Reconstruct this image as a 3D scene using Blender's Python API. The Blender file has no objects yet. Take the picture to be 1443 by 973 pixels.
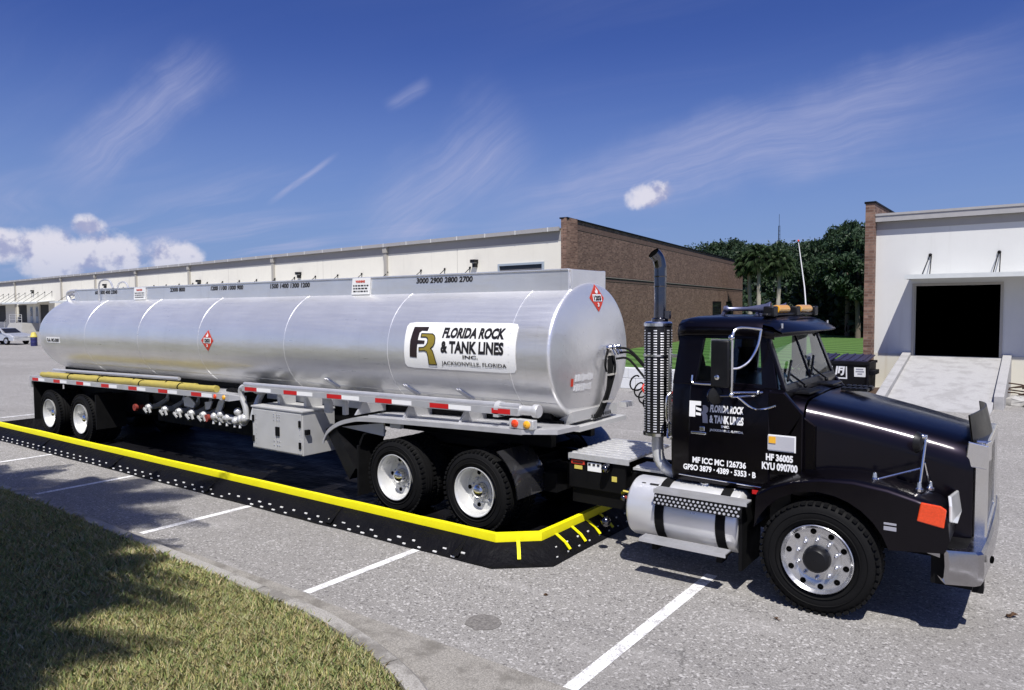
import bpy, math, random
import numpy as np
from mathutils import Vector, Matrix

random.seed(7)
RNG = np.random.default_rng(7)
SC = bpy.context.scene
COL = SC.collection

# ------------------------------------------------------------------ camera
cam_data = bpy.data.cameras.new('camera')
cam = bpy.data.objects.new('camera', cam_data)
COL.objects.link(cam)
cam_right = Vector((0.8061, 0.5918, -0.0061))
cam_up = Vector((-0.0252, 0.0446, 0.9987))
cam_fwd = Vector((-0.5912, 0.8049, -0.0509))
cam.matrix_world = Matrix(((cam_right.x, cam_up.x, -cam_fwd.x, 0.0),
                           (cam_right.y, cam_up.y, -cam_fwd.y, 0.0),
                           (cam_right.z, cam_up.z, -cam_fwd.z, 2.6),
                           (0, 0, 0, 1)))
cam_data.sensor_width = 36.0
cam_data.lens = 1030.0 / 1443.0 * 36.0
cam_data.clip_start = 0.05
cam_data.clip_end = 6000
SC.camera = cam

# ------------------------------------------------------------------ light
LIGHT = Vector((-0.37, 0.50, -1.0)).normalized()          # the way sunlight travels
SUN_EL = math.asin(-LIGHT.z)
SUN_ROT = math.atan2(-LIGHT.x, -LIGHT.y)
sun_data = bpy.data.lights.new('sun', 'SUN')
sun_data.energy = 5.0
sun_data.angle = math.radians(0.5)
sun_data.color = (1.0, 0.965, 0.91)
sun = bpy.data.objects.new('sun', sun_data)
sun.rotation_euler = LIGHT.to_track_quat('-Z', 'Y').to_euler()
sun.location = (5, -8, 20)
COL.objects.link(sun)
SC.view_settings.view_transform = 'Standard'
SC.view_settings.look = 'None'
SC.view_settings.gamma = 1.0
SC.view_settings.use_curve_mapping = False
SC.view_settings.exposure = 0.28


class NT:
    """small helper around a node tree"""
    def __init__(self, tree):
        self.t = tree
        self.n = tree.nodes
        self.l = tree.links

    def put(self, sock, val):
        if isinstance(val, bpy.types.NodeSocket):
            self.l.new(val, sock)
        elif isinstance(val, (tuple, list)) and len(val) == 3 and sock.type == 'RGBA':
            sock.default_value = (*val, 1)
        else:
            sock.default_value = val

    def node(self, typ, ins=None, **props):
        nd = self.n.new(typ)
        for k, v in props.items():
            setattr(nd, k, v)
        if ins:
            for k, v in ins.items():
                self.put(nd.inputs[k], v)
        return nd

    def math(self, op, a, b=None, c=None, clamp=False):
        nd = self.n.new('ShaderNodeMath')
        nd.operation = op
        nd.use_clamp = clamp
        for i, v in enumerate((a, b, c)):
            if v is not None:
                self.put(nd.inputs[i], v)
        return nd.outputs[0]

    def vmath(self, op, a, b=None, out=0):
        nd = self.n.new('ShaderNodeVectorMath')
        nd.operation = op
        self.put(nd.inputs[0], a)
        if b is not None:
            self.put(nd.inputs[1], b)
        return nd.outputs[out]

    def dot(self, a, b):
        return self.vmath('DOT_PRODUCT', a, b, out='Value')

    def mix(self, fac, a, b, mode='MIX'):
        nd = self.n.new('ShaderNodeMix')
        nd.data_type = 'RGBA'
        nd.blend_type = mode
        self.put(nd.inputs[0], fac)
        self.put(nd.inputs[6], a)
        self.put(nd.inputs[7], b)
        return nd.outputs[2]

    def ramp(self, fac, lo, hi, a=0.0, b=1.0):
        nd = self.n.new('ShaderNodeMapRange')
        nd.interpolation_type = 'SMOOTHSTEP'
        self.put(nd.inputs[0], fac)
        nd.inputs[1].default_value = lo
        nd.inputs[2].default_value = hi
        nd.inputs[3].default_value = a
        nd.inputs[4].default_value = b
        return nd.outputs[0]

    def noise(self, vec, scale, detail=3.0, rough=0.55, dist=0.0, out=0):
        nd = self.n.new('ShaderNodeTexNoise')
        if vec is not None:
            self.put(nd.inputs['Vector'], vec)
        nd.inputs['Scale'].default_value = scale
        nd.inputs['Detail'].default_value = detail
        nd.inputs['Roughness'].default_value = rough
        nd.inputs['Distortion'].default_value = dist
        return nd.outputs[out]

    def mapping(self, vec, loc=(0, 0, 0), rot=(0, 0, 0), scale=(1, 1, 1)):
        nd = self.n.new('ShaderNodeMapping')
        self.put(nd.inputs['Vector'], vec)
        nd.inputs['Location'].default_value = loc
        nd.inputs['Rotation'].default_value = rot
        nd.inputs['Scale'].default_value = scale
        return nd.outputs[0]


# ------------------------------------------------------------------ sky
def build_world():
    w = bpy.data.worlds.new('World')
    SC.world = w
    w.use_nodes = True
    w.node_tree.nodes.clear()
    t = NT(w.node_tree)
    sky = t.node('ShaderNodeTexSky', sky_type='NISHITA')
    sky.sun_disc = False
    sky.sun_elevation = SUN_EL
    sky.sun_rotation = SUN_ROT
    sky.altitude = 0
    sky.air_density = 1.0
    sky.dust_density = 1.2
    sky.ozone_density = 4.0
    d = t.node('ShaderNodeTexCoord').outputs['Generated']
    sep = t.node('ShaderNodeSeparateXYZ', {0: d})
    z = sep.outputs['Z']
    base = t.mix(1.0, sky.outputs[0], (0.41, 0.515, 1.03), 'MULTIPLY')
    # high cirrus on a plane far above
    zz = t.math('MAXIMUM', t.math('ADD', z, 0.06), 0.03)
    px = t.math('DIVIDE', sep.outputs['X'], zz)
    py = t.math('DIVIDE', sep.outputs['Y'], zz)
    p = t.node('ShaderNodeCombineXYZ', {0: px, 1: py}).outputs[0]
    warp = t.noise(p, 0.35, 2.0)
    pw = t.vmath('ADD', p, t.node('ShaderNodeCombineXYZ', {0: warp, 1: t.math('MULTIPLY', warp, 1.5)}).outputs[0])
    streak = t.noise(t.mapping(pw, rot=(0, 0, math.radians(-12)), scale=(0.16, 1.15, 1)), 1.0, 8.0, 0.62, 0.25)
    patch = t.noise(t.mapping(p, loc=(3.1, 1.7, 0), scale=(0.30, 0.42, 1)), 1.0, 3.0)
    cir = t.math('MULTIPLY', t.ramp(streak, 0.42, 0.80), t.ramp(patch, 0.38, 0.66))
    hx = t.ramp(z, 0.30, 0.10)
    cir = t.math('MULTIPLY', cir, t.math('ADD', t.math('MULTIPLY', hx, 0.75), 0.30))

    def band(a, b, width, soft_noise, strength, edge=0.10):
        """a streak of cirrus or a vapour trail along the great circle between two directions"""
        a = Vector(a).normalized()
        b = Vector(b).normalized()
        n = a.cross(b).normalized()
        m = (a + b).normalized()
        tang = n.cross(m)
        half = math.acos(max(-1, min(1, a.dot(b)))) / 2
        dist = t.math('ABSOLUTE', t.math('ADD', t.dot(d, tuple(n)), t.math('MULTIPLY', t.math('SUBTRACT', t.noise(d, 9.0, 5.0), 0.5), soft_noise)))
        across = t.ramp(dist, width, 0.0)
        along = t.ramp(t.math('ABSOLUTE', t.dot(d, tuple(tang))), math.sin(half) * 1.02, math.sin(half) * (1 - edge * 6))
        fv = t.node('ShaderNodeCombineXYZ', {0: t.math('MULTIPLY', t.dot(d, tuple(tang)), 5.0), 1: t.math('MULTIPLY', t.math('ADD', t.dot(d, tuple(n)), t.math('MULTIPLY', t.noise(d, 6.0, 3.0), 0.05)), 75.0)}).outputs[0]
        fib = t.ramp(t.noise(fv, 1.0, 7.0, 0.66), 0.28, 0.74, 0.36, 1.05)
        return t.math('MULTIPLY', t.math('MULTIPLY', t.math('MULTIPLY', across, along), fib), strength)
    bands = [band((-0.811, 0.571, 0.130), (-0.742, 0.639, 0.204), 0.0055, 0.006, 0.60),
             band((-0.696, 0.671, 0.255), (-0.640, 0.705, 0.292), 0.013, 0.015, 0.34),
             band((-0.925, 0.36, 0.125), (-0.79, 0.52, 0.315), 0.050, 0.075, 0.52),
             band((-0.66, 0.74, 0.105), (-0.02, 0.96, 0.235), 0.060, 0.07, 0.50),
             band((-0.52, 0.84, 0.175), (0.02, 0.95, 0.290), 0.040, 0.07, 0.34),
             band((-0.74, 0.66, 0.07), (-0.55, 0.80, 0.26), 0.085, 0.09, 0.50)]
    for b_ in bands:
        cir = t.math('ADD', cir, b_)
    cir = t.math('MINIMUM', cir, 0.8)
    # pale air close to the horizon
    col = t.mix(t.ramp(z, 0.36, 0.0, 0.0, 0.85), base, (2.7, 4.05, 7.0))
    col = t.mix(cir, col, (4.9, 5.2, 7.7))
    # heaped cumulus low in the sky
    nz = t.noise(d, 21.0, 9.0, 0.56)
    nz2 = t.noise(d, 52.0, 6.0, 0.6)

    def blob(c, rx, rz, s=1.0):
        c = Vector(c).normalized()
        h = Vector((-c.y, c.x, 0)).normalized()
        v = c.cross(h)
        du = t.math('DIVIDE', t.dot(d, tuple(h)), rx)
        dv = t.math('DIVIDE', t.math('SUBTRACT', z, c.z), rz)
        front = t.math('GREATER_THAN', t.dot(d, tuple(c)), 0.5)
        r2 = t.math('ADD', t.math('MULTIPLY', du, du), t.math('MULTIPLY', dv, dv))
        return t.math('MULTIPLY', t.math('MULTIPLY', t.math('MAXIMUM', t.math('SUBTRACT', 1.0, r2), 0.0), s), front)
    blobs = [blob((-0.433, 0.89, 0.146), 0.058, 0.0245, 0.80),
             blob((-0.950, 0.31, 0.070), 0.060, 0.030),
             blob((-0.930, 0.367, 0.062), 0.050, 0.046),
             blob((-0.903, 0.420, 0.066), 0.055, 0.040),
             blob((-0.872, 0.480, 0.062), 0.048, 0.037),
             blob((-0.911, 0.402, 0.098), 0.028, 0.019, 0.75),
             blob((-0.99, 0.20, 0.075), 0.09, 0.055),
             blob((-0.840, 0.54, 0.040), 0.05, 0.022, 0.8),
             blob((0.30, 0.95, 0.06), 0.12, 0.04), blob((0.85, 0.5, 0.06), 0.2, 0.05), blob((0.1, -1.0, 0.1), 0.3, 0.06)]
    f = blobs[0]
    for b_ in blobs[1:]:
        f = t.math('MAXIMUM', f, b_)
    dens = t.math('ADD', f, t.math('ADD', t.math('MULTIPLY', t.math('SUBTRACT', nz, 0.5), 1.9), t.math('MULTIPLY', t.math('SUBTRACT', nz2, 0.5), 0.55)))
    mask = t.math('MULTIPLY', t.ramp(dens, 0.30, 0.85), t.ramp(f, 0.0, 0.10))
    # lit tops and greyer undersides: the density just above compared with here
    up = t.vmath('ADD', d, (0.004, -0.006, 0.010))
    nzu = t.noise(up, 21.0, 9.0, 0.56)
    shade = t.ramp(t.math('SUBTRACT', nz, nzu), -0.10, 0.05)
    ccol = t.mix(shade, (4.2, 4.4, 6.6), (8.4, 8.2, 9.2))
    mask = t.math('MULTIPLY', mask, t.ramp(z, 0.0, 0.085, 0.40, 0.90))
    col = t.mix(mask, col, ccol)
    bg = t.node('ShaderNodeBackground', {0: col, 1: 0.075})
    out = t.node('ShaderNodeOutputWorld')
    t.l.new(bg.outputs[0], out.inputs[0])


build_world()


# ------------------------------------------------------------------ materials
MATS = {}


def new_mat(name):
    m = bpy.data.materials.new(name)
    m.use_nodes = True
    m.node_tree.nodes.clear()
    t = NT(m.node_tree)
    b = t.node('ShaderNodeBsdfPrincipled')
    o = t.node('ShaderNodeOutputMaterial')
    t.l.new(b.outputs[0], o.inputs[0])
    MATS[name] = m
    return m, t, b


def simple(name, col, rough=0.5, metal=0.0, var=0.12, scale=6.0, coat=0.0, bump=0.0, bscale=80.0, spec=0.5, rvar=0.1):
    m, t, b = new_mat(name)
    co = t.node('ShaderNodeTexCoord').outputs['Object']
    n = t.noise(co, scale, 5.0, 0.6)
    lo = tuple(c * (1 - var) for c in col)
    hi = tuple(min(1, c * (1 + var)) for c in col)
    t.put(b.inputs['Base Color'], t.mix(n, lo, hi))
    t.put(b.inputs['Roughness'], t.ramp(n, 0.25, 0.75, max(0.02, rough - rvar), min(1, rough + rvar)))
    b.inputs['Metallic'].default_value = metal
    b.inputs['Coat Weight'].default_value = coat
    b.inputs['Coat Roughness'].default_value = 0.06
    b.inputs['Specular IOR Level'].default_value = spec
    if bump:
        bp = t.node('ShaderNodeBump', {'Height': t.noise(co, bscale, 4.0), 'Strength': bump, 'Distance': 0.01})
        t.put(b.inputs['Normal'], bp.outputs[0])
    return m


simple('black_rubber', (0.0052, 0.0052, 0.0056), 0.74, bump=0.2, bscale=120, var=0.4, spec=0.15)
simple('black_frame', (0.004, 0.004, 0.0045), 0.6, var=0.3, spec=0.15)
simple('black_plastic', (0.006, 0.006, 0.007), 0.42, var=0.2, spec=0.3)
simple('cavity', (0.003, 0.003, 0.003), 0.9, var=0.2, spec=0.0)  # near-black: the darkness of holes and hollows put into the colour
simple('seat_fabric', (0.006, 0.006, 0.007), 0.9, spec=0.1)
simple('chrome', (0.80, 0.79, 0.77), 0.20, 1.0, var=0.04, rvar=0.05)
simple('polished_rim', (0.62, 0.62, 0.63), 0.27, 0.85, var=0.06, rvar=0.08, scale=14)
simple('white_rim', (0.60, 0.60, 0.585), 0.34, 0.25, var=0.06, scale=10)
simple('cast_aluminium', (0.60, 0.60, 0.595), 0.42, 0.4, var=0.1, scale=9)
simple('sheet_aluminium', (0.50, 0.50, 0.495), 0.48, 0.25, var=0.10, scale=5, bump=0.03, bscale=30)
simple('rail_aluminium', (0.56, 0.56, 0.57), 0.40, 0.5, var=0.08)
simple('tread_plate', (0.60, 0.60, 0.60), 0.45, 0.5, var=0.15, scale=14)
simple('fuel_tank_metal', (0.80, 0.80, 0.80), 0.36, 0.55, var=0.05, scale=4)
simple('sign_white', (0.82, 0.82, 0.80), 0.45, var=0.03)
simple('ink_black', (0.012, 0.010, 0.010), 0.5, var=0.2)
simple('logo_brown', (0.020, 0.011, 0.010), 0.5, var=0.2)
simple('logo_gold', (0.26, 0.20, 0.03), 0.45, var=0.10)
simple('lettering_white', (0.80, 0.80, 0.80), 0.5, var=0.04)
simple('lettering_grey', (0.32, 0.32, 0.36), 0.5, var=0.04)
simple('placard_red', (0.55, 0.045, 0.02), 0.5, var=0.1)
simple('tape_red', (0.50, 0.012, 0.012), 0.4, var=0.08)
simple('tape_white', (0.80, 0.80, 0.80), 0.4, var=0.04)
simple('sticker_yellow', (0.60, 0.50, 0.10), 0.5, var=0.06)
simple('sticker_orange', (0.80, 0.42, 0.03), 0.5, var=0.1)
simple('sign_grey', (0.45, 0.45, 0.48), 0.45, var=0.05)
simple('hose_yellow', (0.40, 0.325, 0.07), 0.5, var=0.25, scale=9)
simple('hose_red', (0.6, 0.03, 0.02), 0.4)
simple('berm_yellow', (0.86, 0.78, 0.0), 0.6, var=0.10, scale=5, bump=0.15, bscale=14)
simple('lamp_red', (0.75, 0.06, 0.02), 0.15, var=0.1, coat=0.6)
simple('lamp_orange', (0.72, 0.060, 0.010), 0.16, var=0.35, scale=60, coat=0.6)
simple('lamp_amber', (0.90, 0.38, 0.02), 0.14, var=0.35, scale=50, coat=0.7)
simple('lamp_clear', (0.72, 0.72, 0.70), 0.12, 0.3, var=0.1, coat=0.5)
simple('rust_red', (0.22, 0.03, 0.02), 0.6, var=0.3)
simple('concrete', (0.46, 0.45, 0.42), 0.85, var=0.16, scale=2.5, bump=0.12, bscale=60)
simple('roof_metal', (0.30, 0.29, 0.28), 0.55, 0.1, var=0.08)
simple('gutter_paint', (0.36, 0.35, 0.34), 0.5, 0.1, var=0.1)
simple('eave_shade_grey', (0.33, 0.315, 0.30), 0.7, var=0.12, scale=2)  # grey for the wall strip under the eaves, shade painted in
simple('trim_metal', (0.50, 0.50, 0.49), 0.5, 0.1, var=0.08)
simple('downspout_paint', (0.36, 0.34, 0.30), 0.6, var=0.08)
simple('dark_glass', (0.015, 0.016, 0.020), 0.08, var=0.1)
simple('window_frame_paint', (0.32, 0.37, 0.42), 0.5, var=0.05)
simple('dock_door_paint', (0.035, 0.035, 0.034), 0.8, var=0.2)
simple('canopy_metal', (0.58, 0.60, 0.58), 0.5, 0.1, var=0.06)
simple('car_silver', (0.55, 0.56, 0.57), 0.35, 0.5, var=0.05, coat=0.6)
simple('drum_blue', (0.016, 0.018, 0.10), 0.5, var=0.1)
simple('bark', (0.14, 0.115, 0.09), 0.95, var=0.35, scale=8, bump=0.5, bscale=22)
simple('palm_bark', (0.36, 0.33, 0.28), 0.95, var=0.3, scale=7, bump=0.4, bscale=18)
simple('mulch', (0.060, 0.035, 0.022), 0.95, var=0.5, scale=12, bump=0.6, bscale=30)
simple('rock_grey', (0.36, 0.35, 0.33), 0.9, var=0.3, scale=7, bump=0.3, bscale=20)
simple('dumpster_paint', (0.004, 0.004, 0.006), 0.5, var=0.3, spec=0.2)
simple('block_paint', (0.60, 0.61, 0.62), 0.85, var=0.07, scale=3)
simple('dry_leaf', (0.07, 0.035, 0.015), 0.9, var=0.4, scale=30)


def mat_truck_paint():
    m, t, b = new_mat('truck_paint')
    co = t.node('ShaderNodeTexCoord').outputs['Object']
    n = t.noise(co, 3.0, 4.0)
    t.put(b.inputs['Base Color'], t.mix(n, (0.0085, 0.0066, 0.0100), (0.0125, 0.0100, 0.0145)))
    b.inputs['Metallic'].default_value = 1.0
    b.inputs['Roughness'].default_value = 0.44
    b.inputs['Coat Weight'].default_value = 0.42
    t.put(b.inputs['Coat Roughness'], t.ramp(t.noise(co, 7.0, 5.0), 0.3, 0.7, 0.08, 0.18))


mat_truck_paint()


def mat_tank():
    m, t, b = new_mat('tank_aluminium')
    co = t.node('ShaderNodeTexCoord').outputs['Object']
    brushed = t.noise(t.mapping(co, scale=(0.5, 10, 10)), 3.0, 6.0, 0.6)
    blotch = t.noise(co, 1.1, 5.0, 0.6)
    streak = t.noise(t.mapping(co, scale=(5.0, 0.5, 0.25)), 1.6, 5.0, 0.65)
    c = t.mix(t.ramp(blotch, 0.3, 0.75), (0.78, 0.775, 0.77), (0.88, 0.875, 0.86))
    c = t.mix(t.ramp(streak, 0.55, 0.8, 0.0, 0.20), c, (0.52, 0.51, 0.50))
    t.put(b.inputs['Base Color'], c)
    b.inputs['Metallic'].default_value = 0.71
    t.put(b.inputs['Roughness'], t.ramp(brushed, 0.2, 0.8, 0.26, 0.42))
    bp = t.node('ShaderNodeBump', {'Height': t.noise(t.mapping(co, scale=(1, 2, 2)), 2.2, 3.0), 'Strength': 0.22, 'Distance': 0.03})
    t.put(b.inputs['Normal'], bp.outputs[0])


mat_tank()


def mat_asphalt():
    m, t, b = new_mat('asphalt')
    co = t.node('ShaderNodeTexCoord').outputs['Object']
    fine = t.noise(co, 75.0, 4.0, 0.75)
    speck = t.node('ShaderNodeTexVoronoi', {'Vector': co, 'Scale': 55.0}).outputs['Color']
    sp = t.node('ShaderNodeSeparateColor', {0: speck}).outputs[0]
    big = t.noise(co, 0.28, 5.0, 0.6)
    mid = t.noise(t.mapping(co, scale=(0.5, 1.6, 1)), 1.3, 6.0, 0.65)
    c = t.mix(t.ramp(fine, 0.30, 0.72), (0.133, 0.127, 0.120), (0.385, 0.370, 0.350))
    c = t.mix(t.ramp(sp, 0.84, 0.96, 0.0, 0.55), c, (0.62, 0.60, 0.58))
    c = t.mix(t.ramp(sp, 0.14, 0.03, 0.0, 0.6), c, (0.06, 0.055, 0.055))
    c = t.mix(t.ramp(big, 0.38, 0.68, 0.0, 0.45), c, (0.19, 0.18, 0.17))
    c = t.mix(t.ramp(mid, 0.52, 0.78, 0.0, 0.5), c, (0.40, 0.385, 0.37))
    # tyre streaks along the driving lane, and a web of fine cracks
    lane = t.noise(t.mapping(co, scale=(0.12, 2.6, 1)), 1.2, 5.0, 0.6)
    c = t.mix(t.ramp(lane, 0.56, 0.78, 0.0, 0.35), c, (0.13, 0.125, 0.125))
    warp = t.vmath('ADD', co, t.vmath('MULTIPLY', t.noise(co, 1.6, 6.0, 0.65, out=1), (0.9, 0.9, 0)))
    vor = t.node('ShaderNodeTexVoronoi', {'Vector': warp, 'Scale': 0.33}, feature='DISTANCE_TO_EDGE').outputs['Distance']
    gate = t.ramp(t.noise(co, 0.5, 3.0), 0.55, 0.64)
    crack = t.math('MULTIPLY', t.ramp(vor, 0.0045, 0.0015), gate)
    c = t.mix(t.math('MULTIPLY', crack, 0.5), c, (0.05, 0.048, 0.046))
    # oil spots
    spot = t.noise(co, 0.9, 2.0, 0.4)
    c = t.mix(t.ramp(spot, 0.70, 0.80, 0.0, 0.55), c, (0.07, 0.066, 0.066))
    t.put(b.inputs['Base Color'], c)
    b.inputs['Roughness'].default_value = 0.9
    b.inputs['Specular IOR Level'].default_value = 0.25
    h = t.math('SUBTRACT', fine, t.math('MULTIPLY', crack, 0.8))
    bp = t.node('ShaderNodeBump', {'Height': h, 'Strength': 0.55, 'Distance': 0.012})
    t.put(b.inputs['Normal'], bp.outputs[0])


mat_asphalt()


simple('patch_asphalt', (0.17, 0.16, 0.15), 0.95, var=0.95, scale=38, bump=1.0, bscale=70, spec=0.2)


def mat_line_paint():
    m, t, b = new_mat('line_paint')
    co = t.node('ShaderNodeTexCoord').outputs['Object']
    n = t.noise(co, 60.0, 4.0, 0.7)
    n2 = t.noise(co, 5.0, 5.0, 0.7)
    worn = t.math('ADD', t.math('MULTIPLY', n, 0.6), t.math('MULTIPLY', n2, 0.5))
    t.put(b.inputs['Base Color'], t.mix(t.ramp(worn, 0.50, 0.66), (0.80, 0.80, 0.79), (0.36, 0.35, 0.35)))
    b.inputs['Roughness'].default_value = 0.8


mat_line_paint()


def mat_kerb(name, a, bcol, stain):
    m, t, b = new_mat(name)
    co = t.node('ShaderNodeTexCoord').outputs['Object']
    n = t.noise(co, 2.2, 7.0, 0.68)
    f = t.noise(co, 90.0, 3.0, 0.7)
    c = t.mix(t.ramp(f, 0.3, 0.7), a, bcol)
    c = t.mix(t.ramp(n, 0.46, 0.62, 0.0, 0.75), c, stain)
    t.put(b.inputs['Base Color'], c)
    b.inputs['Roughness'].default_value = 0.9
    bp = t.node('ShaderNodeBump', {'Height': t.math('ADD', f, t.math('MULTIPLY', n, 2.0)), 'Strength': 0.4, 'Distance': 0.01})
    t.put(b.inputs['Normal'], bp.outputs[0])


mat_kerb('kerb_concrete', (0.22, 0.21, 0.19), (0.40, 0.38, 0.35), (0.13, 0.12, 0.105))
mat_kerb('gutter_concrete', (0.16, 0.15, 0.135), (0.34, 0.32, 0.285), (0.12, 0.11, 0.095))
mat_kerb('ramp_concrete', (0.29, 0.285, 0.285), (0.42, 0.415, 0.41), (0.27, 0.265, 0.26))


def mat_stucco(name, col, dirt, base_z):
    m, t, b = new_mat(name)
    co = t.node('ShaderNodeTexCoord').outputs['Object']
    n = t.noise(co, 1.1, 5.0, 0.6)
    runs = t.noise(t.mapping(co, scale=(3.2, 3.2, 0.22)), 1.3, 6.0, 0.65)
    c = t.mix(n, tuple(x * .94 for x in col), tuple(min(1, x * 1.05) for x in col))
    c = t.mix(t.ramp(runs, 0.54, 0.80, 0.0, 0.34), c, dirt)
    f = t.noise(co, 40.0, 4.0, 0.7)
    c = t.mix(t.ramp(f, 0.5, 0.8, 0.0, 0.14), c, dirt)
    t.put(b.inputs['Base Color'], c)
    b.inputs['Roughness'].default_value = 0.9
    bp = t.node('ShaderNodeBump', {'Height': f, 'Strength': 0.25, 'Distance': 0.01})
    t.put(b.inputs['Normal'], bp.outputs[0])


mat_stucco('white_stucco', (0.60, 0.60, 0.58), (0.40, 0.39, 0.36), 0)
mat_stucco('cream_stucco', (0.72, 0.69, 0.60), (0.50, 0.47, 0.40), 0)
mat_stucco('concrete_plinth', (0.60, 0.575, 0.49), (0.42, 0.34, 0.20), 0)


def mat_berm():
    m, t, b = new_mat('berm_fabric')
    co = t.node('ShaderNodeTexCoord').outputs['Object']
    n = t.noise(t.mapping(co, scale=(0.6, 1.6, 1.2)), 2.0, 6.0, 0.6)
    t.put(b.inputs['Base Color'], t.mix(n, (0.0025, 0.0025, 0.0032), (0.0062, 0.006, 0.008)))
    t.put(b.inputs['Roughness'], t.ramp(n, 0.3, 0.7, 0.50, 0.75))
    b.inputs['Specular IOR Level'].default_value = 0.10
    n3 = t.noise(t.mapping(co, rot=(0, 0, 0.6), scale=(2.2, 0.9, 1.0)), 4.0, 4.0, 0.55)
    bp = t.node('ShaderNodeBump', {'Height': t.math('ADD', n, t.math('MULTIPLY', n3, 0.5)), 'Strength': 0.9, 'Distance': 0.06})
    t.put(b.inputs['Normal'], bp.outputs[0])


mat_berm()


def mat_brick(name, c1, c2, mortar, grime):
    m, t, b = new_mat(name)
    uv = t.node('ShaderNodeUVMap').outputs[0]
    br = t.node('ShaderNodeTexBrick', {'Vector': uv, 'Color1': c1, 'Color2': c2, 'Mortar': mortar, 'Scale': 1.0,
                                       'Mortar Size': 0.008, 'Bias': 0.0, 'Brick Width': 0.24, 'Row Height': 0.085})
    n = t.noise(uv, 0.9, 5.0, 0.6)
    n2 = t.noise(uv, 7.0, 4.0, 0.7)
    c = t.mix(t.ramp(n, 0.35, 0.75, 0.0, 0.5), br.outputs[0], grime)
    c = t.mix(t.ramp(n2, 0.45, 0.75, 0.0, 0.45), c, tuple(x * 0.45 for x in c1))
    t.put(b.inputs['Base Color'], c)
    b.inputs['Roughness'].default_value = 0.9
    bp = t.node('ShaderNodeBump', {'Height': br.outputs[1], 'Strength': -0.4, 'Distance': 0.01})
    t.put(b.inputs['Normal'], bp.outputs[0])


mat_brick('brown_brick', (0.095, 0.046, 0.032), (0.275, 0.165, 0.118), (0.20, 0.155, 0.125), (0.120, 0.068, 0.050))
mat_brick('brick_course', (0.105, 0.058, 0.042), (0.145, 0.085, 0.064), (0.14, 0.11, 0.09), (0.10, 0.06, 0.045))


def mat_ground(name, a, bcol, ccol, scale, stripes=0.0):
    m, t, b = new_mat(name)
    co = t.node('ShaderNodeTexCoord').outputs['Object']
    n = t.noise(co, scale, 6.0, 0.7)
    n2 = t.noise(co, scale * 0.12, 4.0, 0.6)
    c = t.mix(t.ramp(n, 0.3, 0.7), a, bcol)
    c = t.mix(t.ramp(n2, 0.4, 0.7, 0.0, 0.6), c, ccol)
    if stripes:
        sx = t.node('ShaderNodeSeparateXYZ', {0: t.mapping(co, rot=(0, 0, math.radians(25)))}).outputs[1]
        wv = t.math('SINE', t.math('ADD', t.math('MULTIPLY', sx, 3.4), t.math('MULTIPLY', n2, 1.2)))
        c = t.mix(t.ramp(wv, -0.2, 0.6, 0.0, stripes), c, tuple(x * 0.6 for x in a))
    t.put(b.inputs['Base Color'], c)
    b.inputs['Roughness'].default_value = 0.95
    b.inputs['Specular IOR Level'].default_value = 0.2
    bp = t.node('ShaderNodeBump', {'Height': n, 'Strength': 0.6, 'Distance': 0.05})
    t.put(b.inputs['Normal'], bp.outputs[0])


mat_ground('lawn_green', (0.060, 0.130, 0.025), (0.105, 0.190, 0.055), (0.085, 0.155, 0.042), 9.0, 0.75)
mat_ground('verge_soil', (0.060, 0.066, 0.022), (0.14, 0.125, 0.055), (0.065, 0.08, 0.025), 30.0)


def mat_leaf(name, cols, rough=0.55):
    m, t, b = new_mat(name)
    geo = t.node('ShaderNodeNewGeometry')
    cr = t.node('ShaderNodeValToRGB', {0: geo.outputs['Random Per Island']})
    els = cr.color_ramp.elements
    els[0].color = (*cols[0], 1)
    els[1].color = (*cols[-1], 1)
    for i, c in enumerate(cols[1:-1]):
        e = els.new((i + 1) / (len(cols) - 1))
        e.color = (*c, 1)
    t.put(b.inputs['Base Color'], cr.outputs[0])
    b.inputs['Roughness'].default_value = rough
    b.inputs['Specular IOR Level'].default_value = 0.35
    tr = t.node('ShaderNodeBsdfTranslucent', {0: cr.outputs[0]})
    mx = t.node('ShaderNodeMixShader', {0: 0.22})
    t.l.new(b.outputs[0], mx.inputs[1])
    t.l.new(tr.outputs[0], mx.inputs[2])
    t.l.new(mx.outputs[0], [n for n in t.n if n.type == 'OUTPUT_MATERIAL'][0].inputs[0])


mat_leaf('leaf_dark', [(0.008, 0.020, 0.010), (0.022, 0.046, 0.020), (0.045, 0.074, 0.030)])
mat_leaf('leaf_pine', [(0.012, 0.030, 0.014), (0.026, 0.052, 0.022), (0.045, 0.078, 0.034)])
mat_leaf('leaf_palm', [(0.030, 0.060, 0.022), (0.055, 0.095, 0.040), (0.09, 0.12, 0.06)])
mat_leaf('grass_blades', [(0.17, 0.27, 0.075), (0.40, 0.39, 0.13), (0.56, 0.48, 0.23), (0.20, 0.28, 0.09), (0.62, 0.53, 0.31), (0.36, 0.26, 0.14), (0.24, 0.34, 0.10), (0.66, 0.60, 0.40)], 0.7)


def mat_glass(name, tint, gl):
    m = bpy.data.materials.new(name)
    m.use_nodes = True
    m.node_tree.nodes.clear()
    t = NT(m.node_tree)
    tr = t.node('ShaderNodeBsdfTransparent', {0: tint})
    g = t.node('ShaderNodeBsdfGlossy', {0: (1, 1, 1), 1: 0.02})
    fr = t.node('ShaderNodeFresnel', {0: 1.5}).outputs[0]
    mx = t.node('ShaderNodeMixShader', {0: t.math('MULTIPLY', fr, gl)})
    t.l.new(tr.outputs[0], mx.inputs[1])
    t.l.new(g.outputs[0], mx.inputs[2])
    o = t.node('ShaderNodeOutputMaterial')
    t.l.new(mx.outputs[0], o.inputs[0])
    MATS[name] = m


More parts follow.
